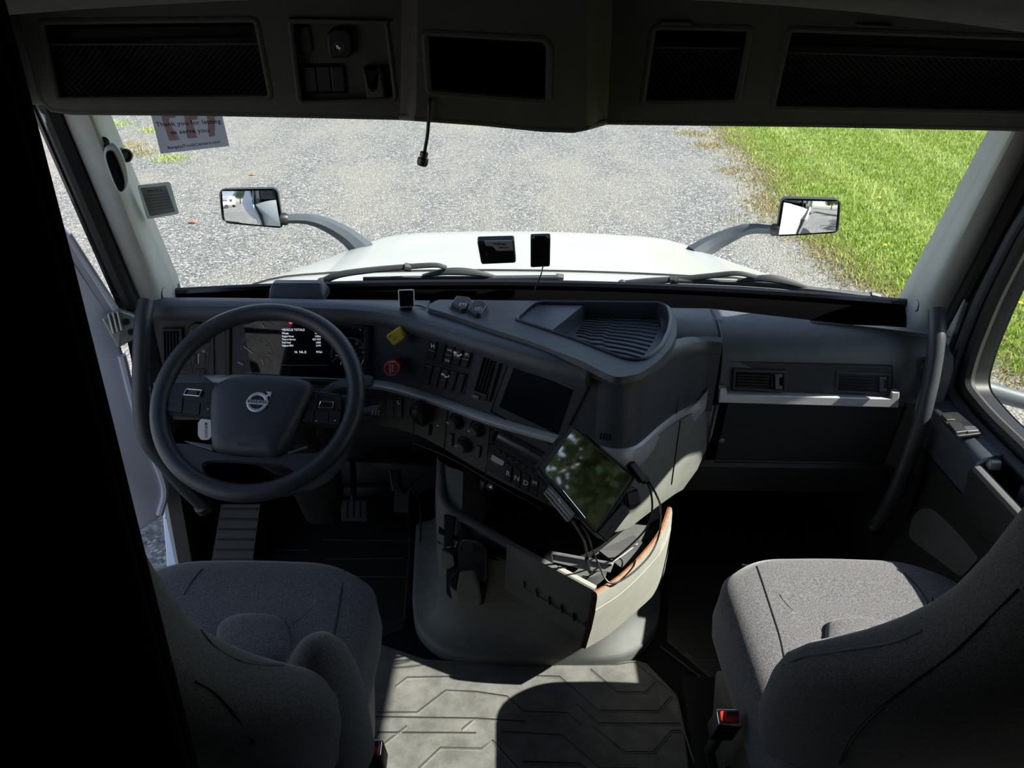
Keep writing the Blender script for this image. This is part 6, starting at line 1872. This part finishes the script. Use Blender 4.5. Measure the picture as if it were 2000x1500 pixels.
cl_(ps, PBK, [(1640, 1490), (1665, 1440), (1710, 1390), (1780, 1335), (1850, 1285), (1930, 1210), (1990, 1150)])
cl_(ds, DBK, [(392, 1230), (420, 1262), (460, 1285), (500, 1296), (555, 1300)])
cl_(ds, DBK, [(382, 1330), (420, 1352), (460, 1395), (500, 1450)])
def pad_on(par, surf, pts, m):
    P = cr([Vector((a, b, 0)) for a, b in pts], 4, True)
    W3 = [surf.hit(p.x, p.y) for p in P]
    n = Vector((0, 0, 1)); c = sum(W3, Vector()) / len(W3)
    rings = []
    for f, h in ((1.03, -.004), (1.0, .004), (.95, .010), (.85, .014), (.6, .017), (.25, .018)):
        rings.append([c + (p - c) * f + n * h for p in W3])
    loft('cushion_pad', rings, m, par, True, False, True, angle=70)
pad_on(ps, PCU, [(1612, 1240), (1616, 1222), (1640, 1213), (1690, 1211), (1725, 1220), (1742, 1236), (1745, 1262), (1690, 1275), (1618, 1272)], 'seat_fabric')
pad_on(ds, DCU, [(424, 1240), (438, 1216), (470, 1205), (515, 1204), (548, 1212), (562, 1232), (562, 1275), (520, 1300), (440, 1295)], 'seat_fabric')
# folded side bolster / arm rest on the driver's backrest
rings = []
for z, s, dy in ((.40, .95, 0), (.50, 1.0, 0), (.58, 1.0, 0), (.63, .94, .003), (.665, .80, .008), (.69, .58, .014), (.705, .30, .02), (.709, .05, .022)):
    rings.append([Vector((-.352 + .058 * s * math.cos(a), .845 - .22 * (z - .45) + .070 * s * math.sin(a) + dy, z + .012)) for a in np.linspace(0, 2 * math.pi, 25)[:-1]])
loft('side_bolster', rings, 'back_fabric', ds, True, True, True, angle=70)
def buckle(par, px, py, Z, s=1.0):
    c = W(px, py, Z=Z); up = Vector((0, -.35, .94)).normalized(); rt = Vector((1, .0, 0)); bk = rt.cross(up)
    P = Plane(c, up)
    def blk(w, d, z0, z1, m, nm, pr, bev=.004):
        return mesh(nm, *slab_vf([c + rt * a - up * .0 + bk * b_ + up * z0 for a, b_ in ((-w, -d), (w, -d), (w, d), (-w, d))], z1 - z0, up, r=.006, bev=bev, back=0), m, pr)
    bd = blk(.022, .016, -.075, 0, 'black', 'belt_buckle', par)
    blk(.021, .015, .0, .003, 'chrome', 'chrome_rim', bd, .002)
    blk(.017, .011, .003, .006, 'red_button', 'red_button', bd, .002)
    V, Fc = slab_vf([c + rt * a + bk * b_ + up * .0062 for a, b_ in ((-.004, -.010), (.016, -.010), (.016, -.002), (-.004, -.002))], .0006, up, back=.0003); mesh('latch_slot', V, Fc, 'black', bd)
    tube('stalk', [c - up * .07, c - up * .14 + Vector((0, .01, -.04)), Vector((c.x + (.03 if c.x > 0 else -.03), c.y - .05, .13))], .015, 'black', bd, 8, flat=.6)
buckle(ps, 1424, 1402, .41); buckle(ds, 722, 1462, .40)

# ================================================================== curtain
cu = thing('sleeper_curtain', 'black sleeper curtain hanging at the left edge', 'curtain', (-.65, .40, 0))
g = []
for j, z in enumerate(np.linspace(.01, 1.95, 24)):
    row = []
    for i in range(90):
        f = i / 89; x = -.320 - .67 * f + .004 * math.sin(z * 5 + f * 9)
        y = .405 - .022 * math.sin(f * 46 + .5) * (1 - math.exp(-f * 14)) - .01 * math.sin(f * 15 + z)
        row.append(Vector((x, y, z)))
    g.append(row)
V, Fc = sheet_vf(g, .004, (0, -1, 0)); mesh('cloth', V, Fc, 'curtain', cu, angle=80)
tube('hem', [Vector((-.321 + .004 * math.sin(z * 5), .402, z)) for z in np.linspace(.01, 1.95, 20)], .004, 'curtain', cu, 6)
tube('rail', [Vector((-.30, .405, 1.955)), Vector((-.99, .405, 1.955))], .010, 'steel', cu, 8)

# ================================================================== grab handles
def grab(label, pts, sx):
    t = thing('grab_handle', label, 'grab handle', pts[-1])
    P = cr(pts, 6); n = len(P)
    tube('bar', P, [.019] * n, 'wheel', t, 12)
    for e, d in ((pts[-1], pts[-1] - pts[-2]),):
        lathe('end_boss', e, d, [(.019, -.012), (.024, -.006), (.024, .012), (0, .014)], 'black', t, 14)
grab('black curved grab handle on the driver side pillar', [W(286, 588, Y=1.68), W(278, 640, Y=1.635), W(275, 720, Y=1.60), W(276, 800, Y=1.57), W(288, 860, Y=1.555), W(322, 905, Y=1.56), W(360, 950, Y=1.575), W(398, 988, Y=1.60)], -1)
grab('black curved grab handle on the passenger side pillar', [W(1830, 606, Y=1.66), W(1830, 660, Y=1.61), W(1818, 740, Y=1.575), W(1800, 815, Y=1.55), W(1776, 890, Y=1.55), W(1745, 970, Y=1.57), W(1712, 1028, Y=1.61)], 1)

# ================================================================== floor mats, pedals
FZ = Plane((0, 0, .008), (0, 0, 1))
cm = thing('center_mat', 'dusty rubber centre floor mat with chevron grooves between the seats', 'floor mat', (0, 1.1, 0))
FL0 = Plane((0, 0, .0), (0, 0, 1))
pslab('mat_sheet', FL0, [(640, 1330), (735, 1258), (830, 1290), (950, 1299), (1200, 1299), (1240, 1292), (1262, 1298), (1322, 1360), (1338, 1440), (1352, 1560), (1365, 1750), (600, 1750)], .008, 'floor_mat', cm, n=(0, 0, 1), bev=.004, back=0)
def cv(l): return [(x / 2.857 + 720, y / 2.857 + 1200) for x, y in l]
for l in ([(1040, 278), (1380, 280), (1480, 265), (1716, 455), (1756, 640), (1826, 857)], [(940, 342), (1065, 345), (1280, 535), (1615, 537), (1690, 455)], [(1240, 305), (1390, 432), (1545, 432), (1600, 378)],
          [(50, 545), (270, 545), (430, 422), (600, 430), (770, 455), (865, 540), (1110, 548), (1190, 622)], [(0, 570), (590, 578), (880, 597)], [(45, 657), (600, 660)], [(745, 653), (1080, 672), (1290, 857)],
          [(1160, 500), (1280, 605), (1735, 607)], [(150, 400), (215, 350), (470, 345)], [(60, 740), (215, 620)], [(280, 857), (400, 742), (630, 747), (690, 700), (830, 857)], [(1250, 625), (1430, 765), (1590, 765), (1690, 647), (1745, 647)], [(860, 820), (1170, 830), (1215, 857)], [(520, 640), (590, 582)], [(1300, 857), (1500, 857)]):
    P = [FZ.hit(*p) for p in cv(l)]
    tube('mat_groove', P, .0022, 'rubber', cm, 4, flat=.5, up=(0, 0, 1))
    tube('mat_ridge', [p + Vector((.001, -.005, 0)) for p in P], .0026, 'floor_mat', cm, 4, flat=.6, up=(0, 0, 1))
dm = thing('driver_mat', 'dark rubber floor mat under the pedals', 'floor mat', (-.5, 1.7, 0))
pslab('mat_sheet', FL0, [(520, 1130), (545, 985), (560, 968), (795, 968), (806, 1010), (803, 1170), (790, 1230), (735, 1250), (520, 1250)], .008, 'rubber', dm, n=(0, 0, 1), bev=.004, back=0)
for l in ([(550, 994), (665, 997)], [(630, 1054), (800, 1056)], [(530, 1074), (600, 1074)], [(640, 1092), (790, 1090)], [(690, 1126), (795, 1127)], [(796, 990), (801, 1060), (790, 1210)], [(720, 1240), (795, 1205)]):
    tube('mat_ridge', [FZ.hit(*p) for p in l], .0028, 'dash_low', dm, 4, flat=.6, up=(0, 0, 1))
pm = thing('passenger_mat', 'black ribbed rubber mat in the passenger footwell', 'floor mat', (.6, 1.5, 0))
pslab('mat_sheet', FL0, [(1300, 1255), (1310, 1020), (1340, 960), (1760, 970), (1800, 1060), (1800, 1300), (1450, 1330), (1390, 1330)], .008, 'rubber', pm, n=(0, 0, 1), bev=.004, back=0)
for l in ([(1338, 1273), (1355, 1288), (1400, 1290)], [(1290, 1262), (1372, 1325), (1420, 1322)]):
    tube('mat_ridge', [FZ.hit(*p) for p in l], .003, 'dash_low', pm, 4, flat=.6, up=(0, 0, 1))
# carpeted riser and step beside the passenger seat
V, Fc = slab_vf([FL0.hit(*p) for p in ((1330, 1335), (1405, 1335), (1430, 1500), (1450, 1700), (1385, 1700), (1352, 1480))], .03, (0, 0, 1), r=.01, bev=.008, back=0); struct('trim_5', V, Fc, 'black_matt')
# footrest ramp left of the pedals, with ribs
fr2_ = [W(432, 985, Z=.20), W(508, 985, Z=.20), W(492, 1104, Z=.05), W(412, 1104, Z=.05)]
fr3 = thing('foot_rest', 'ribbed dark footrest ramp left of the pedals', 'footrest', (-.78, 1.75, 0))
mesh('ramp', *hexa_vf([Vector((p.x, p.y, 0)) for p in fr2_], fr2_), 'dash_low', fr3, smooth=False)
for k in range(6):
    f = (k + .5) / 6; a, b = fr2_[0].lerp(fr2_[3], f), fr2_[1].lerp(fr2_[2], f)
    tube('ramp_rib', [a.lerp(b, .05), a.lerp(b, .95)], .004, 'dash_low', fr3, 6)
# pedals
bp_ = thing('brake_pedal', 'black ribbed brake pedal on a hanging arm', 'pedal', W(694, 1018, Z=.02))
PP = Plane(W(694, 998, Y=1.93), (0, -.75, .66))
pslab('pad', PP, [(667, 976), (722, 977), (720, 1020), (668, 1018)], .014, 'rubber', bp_, r=.008, bev=.003, back=.008)
for k in range(4):
    x = 675 + 12.4 * k; pslab('pad_rib', PP.off(.014), [(x - 4, 979), (x + 4, 979), (x + 3.5, 1012), (x - 4, 1012)], .004, 'rubber', bp_, bev=.001)
tube('arm', cr([W(690, 980, Y=1.95), W(690, 940, Y=2.0), W(688, 895, Y=2.06)], 4), .010, 'black_gloss', bp_, 8, flat=.6)
ap = thing('accelerator_pedal', 'black accelerator pedal beside the console', 'pedal', W(783, 1003, Z=.02))
AP = Plane(W(783, 975, Y=1.93), (0, -.80, .60))
pslab('pad', AP, [(772, 955), (802, 956), (798, 1002), (770, 1000)], .010, 'rubber', ap, r=.005, back=.006)
pslab('bracket', AP, [(762, 918), (782, 918), (784, 950), (790, 965), (768, 960)], .03, 'black', ap, bev=.004)
tube('wire', cr([W(800, 950, Y=1.92), W(815, 935, Y=1.95), W(828, 928, Y=1.98)], 4), .003, 'black', ap, 6)
tube('wire', cr([W(800, 950, Y=1.92), W(815, 968, Y=1.85), W(822, 1000, Y=1.78), W(820, 1060, Y=1.70)], 4), .004, 'black', ap, 6)
# cover panels behind the pedals
V, Fc = slab_vf([W(668, 894, Y=2.1), W(856, 905, Y=2.1), W(850, 948, Y=2.1), W(815, 960, Y=2.1), W(655, 945, Y=2.1), W(662, 910, Y=2.1)], .02, (0, -1, 0), bev=.006); struct('trim_6', V, Fc, 'dash_low')
V, Fc = slab_vf([W(655, 946, Y=2.07), W(765, 945, Y=2.07), W(770, 962, Y=2.07), W(652, 964, Y=2.07)], .02, (0, -1, 0), bev=.004); struct('trim_7', V, Fc, 'dash_low')

# ================================================================== things on the glass, the dash and the pillar
ws = thing('windscreen_sticker', 'white paper sticker with thank-you message and pink letters at the windscreen top', 'sticker', WIND.hit(370, 260))
pslab('paper', WIND, [(290, 205), (428, 200), (448, 285), (314, 300)], .0006, 'paper', ws, bev=.0001, back=.0003)
for q in ([(314, 224), (342, 222), (343, 229), (330, 230), (331, 240), (352, 272), (331, 275), (318, 236)], [(360, 224), (384, 222), (386, 233), (374, 234), (386, 268), (366, 270)], [(404, 222), (420, 221), (420, 265), (408, 267)]):
    pslab('pink_letter', WIND, q, .0003, 'paper_pink', ws, lift=.0008, bev=.00005, back=.0001)
ptext('message', WIND, 'Thank you for letting', 368, 239.5, 10, 'navy_dark', ws, dirpx=(1, -.055), lift=.0014)
ptext('message', WIND, 'us serve you.', 372, 255.5, 10, 'navy_dark', ws, dirpx=(1, -.055), lift=.0014)
ptext('address', WIND, 'BergeysTruckCenters.com', 379, 282, 6.6, 'navy_dark', ws, dirpx=(1, -.12), lift=.0014)
rs_ = thing('service_sticker', 'small grey label sticker low on the left of the windscreen', 'sticker', WIND.hit(308, 392))
pslab('clear_film', WIND, [(268, 362), (332, 355), (350, 418), (287, 428)], .0004, 'paper_clear', rs_, r=.006, bev=.0001, back=.0002)
pslab('label', WIND, [(274, 367), (324, 362), (342, 413), (293, 422)], .0004, 'paper_grey', rs_, r=.003, lift=.0006, bev=.0001, back=.0002)
pslab('label_panel', WIND, [(314, 374), (328, 373), (336, 399), (320, 400)], .0003, 'paper_lilac', rs_, lift=.0011, bev=.0001, back=.0001)
ptext('heading', WIND, 'SERVICE', 302, 372, 5.5, 'dash', rs_, dirpx=(1, -.10), lift=.0012)
for k in range(6):
    f = k / 6; pline('rule', WIND, [(281 + 14 * f, 382 + 34 * f), (328 + 14 * f, 377 + 32 * f)], .0006, 'dash', rs_, lift=.0013)
tr = thing('toll_transponder', 'black toll transponder with a silver label stuck on the windscreen', 'transponder', WIND.hit(970, 484))
TRP = Plane(WIND.hit(970, 484), WIND.nrm(970, 484))
pslab('case', TRP, [(932, 462), (1004, 460), (1008, 503), (940, 506)], .022, 'black', tr, r=.006, bev=.005, back=0)
TR2 = TRP.off(.022)
pslab('label', TR2, [(946, 471), (1000, 470), (1003, 489), (970, 490), (962, 481), (949, 480)], .0006, 'bar_light', tr, bev=.0001)
ptext('lettering', TR2, 'PrePass', 976, 476, 5.5, 'black', tr, lift=.001); ptext('lettering', TR2, '380-41236', 984, 483, 3.0, 'black', tr, lift=.001)
pline('mark', TR2, [(949, 492), (951, 499)], .0005, 'dim_mark', tr)
an = thing('antenna_box', 'black upright antenna box with a thin cable stuck on the windscreen', 'antenna', WIND.hit(1055, 484))
ANP = Plane(WIND.hit(1055, 484), WIND.nrm(1055, 484))
pslab('case', ANP, [(1036, 457), (1075, 456), (1074, 511), (1036, 513)], .020, 'black', an, r=.005, bev=.004, back=0)
pslab('raised_panel', ANP.off(.020), [(1043, 461), (1068, 460), (1068, 505), (1043, 506)], .002, 'black_gloss', an, r=.003)
tube('cable', cr([ANP.off(.008).hit(1062, 512), W(1057, 535, Y=1.83), W(1047, 560, Y=1.82), W(1042, 580, Y=1.815)], 5), .0018, 'black', an, 6)
# small square sensor display on the dash
sq = thing('dash_sensor', 'small square black sensor with a silver edge on the dash top', 'sensor', DTOP.hit(793, 604))
c = DTOP.hit(793, 604); SQ = Plane(c + Vector((0, 0, .022)), (.15, -.93, .30))
qq = [(777, 566), (809, 565), (810, 599), (779, 601)]
pslab('case', SQ, qq, .012, 'silver', sq, r=.005, bev=.003, back=.006)
cc_ = (sum(p[0] for p in qq) / 4, sum(p[1] for p in qq) / 4)
pslab('face', SQ.off(.012), [(cc_[0] + (x - cc_[0]) * .90, cc_[1] + (y - cc_[1]) * .90) for x, y in qq], .001, 'black_gloss', sq, r=.004)
lathe('foot', c, (0, 0, 1), [(.016, -.001), (.016, .004), (.008, .008), (.006, .02), (0, .02)], 'black', sq, 14)
tube('cable', cr([c + Vector((.01, .01, .006)), DTOP.hit(818, 600) + Vector((0, 0, .004)), DTOP.hit(832, 604) + Vector((0, 0, .003))], 4), .0018, 'black', sq, 6)
# camera pod on the left pillar
cp = thing('pillar_camera', 'oval white and black camera pod on the left windscreen pillar', 'camera', PIL_L.hit(225, 325))
c0 = PIL_L.hit(222, 325); CPn = Vector((.42, -.88, -.05)).normalized(); CP = Plane(c0 + CPn * .022, CPn)
ov = [(204, 290), (212, 282), (226, 282), (240, 303), (249, 335), (250, 356), (244, 370), (234, 373), (222, 358), (211, 330), (204, 305)]
P = cr([CP.hit(*p) for p in ov], 4, True); cc_ = sum(P, Vector()) / len(P)
loft('housing', [[cc_ + (p - cc_) * f + CPn * h for p in P] for f, h in ((.55, -.03), (.85, -.022), (1.0, -.006), (1.0, .004), (.95, .010), (.88, .011))], 'pod_white', cp, True, True, True, angle=60)
ob = [(207, 296), (215, 291), (224, 297), (236, 325), (243, 352), (241, 367), (234, 371), (225, 358), (214, 330), (207, 308)]
slab('lens_cover', cr([CP.hit(*p) for p in ob], 3, True), .003, 'black_gloss', cp, n=CPn, lift=0) if False else mesh('lens_cover', *slab_vf(cr([CP.hit(*p) + CPn * .010 for p in ob], 3, True), .003, CPn, bev=.001), 'black_gloss', cp)
c = CP.hit(203, 277); mesh('eyelet', *tube_vf([c + (basis(CPn)[0] * math.cos(a) + basis(CPn)[1] * math.sin(a)) * .007 for a in np.linspace(0, 6.283, 17)[:-1]], .0035, 8, True), 'black', cp)
lathe('eyelet_screw', c, CPn, [(.005, -.003), (.005, .002), (0, .003)], 'chrome', cp, 12)
mesh('base_clip', *slab_vf([CP.hit(*p) - CPn * .012 for p in ((196, 280), (206, 272), (214, 285), (222, 330), (216, 340), (204, 312))], .006, CPn, r=.004), 'black', cp)
c = W(243, 303, Y=c0.y + .02); lathe('rear_lens', c, (.6, -.4, .0), [(.012, -.014), (.014, -.01), (.014, .008), (.010, .010), (.008, .004), (0, .004)], 'black', cp, 18)
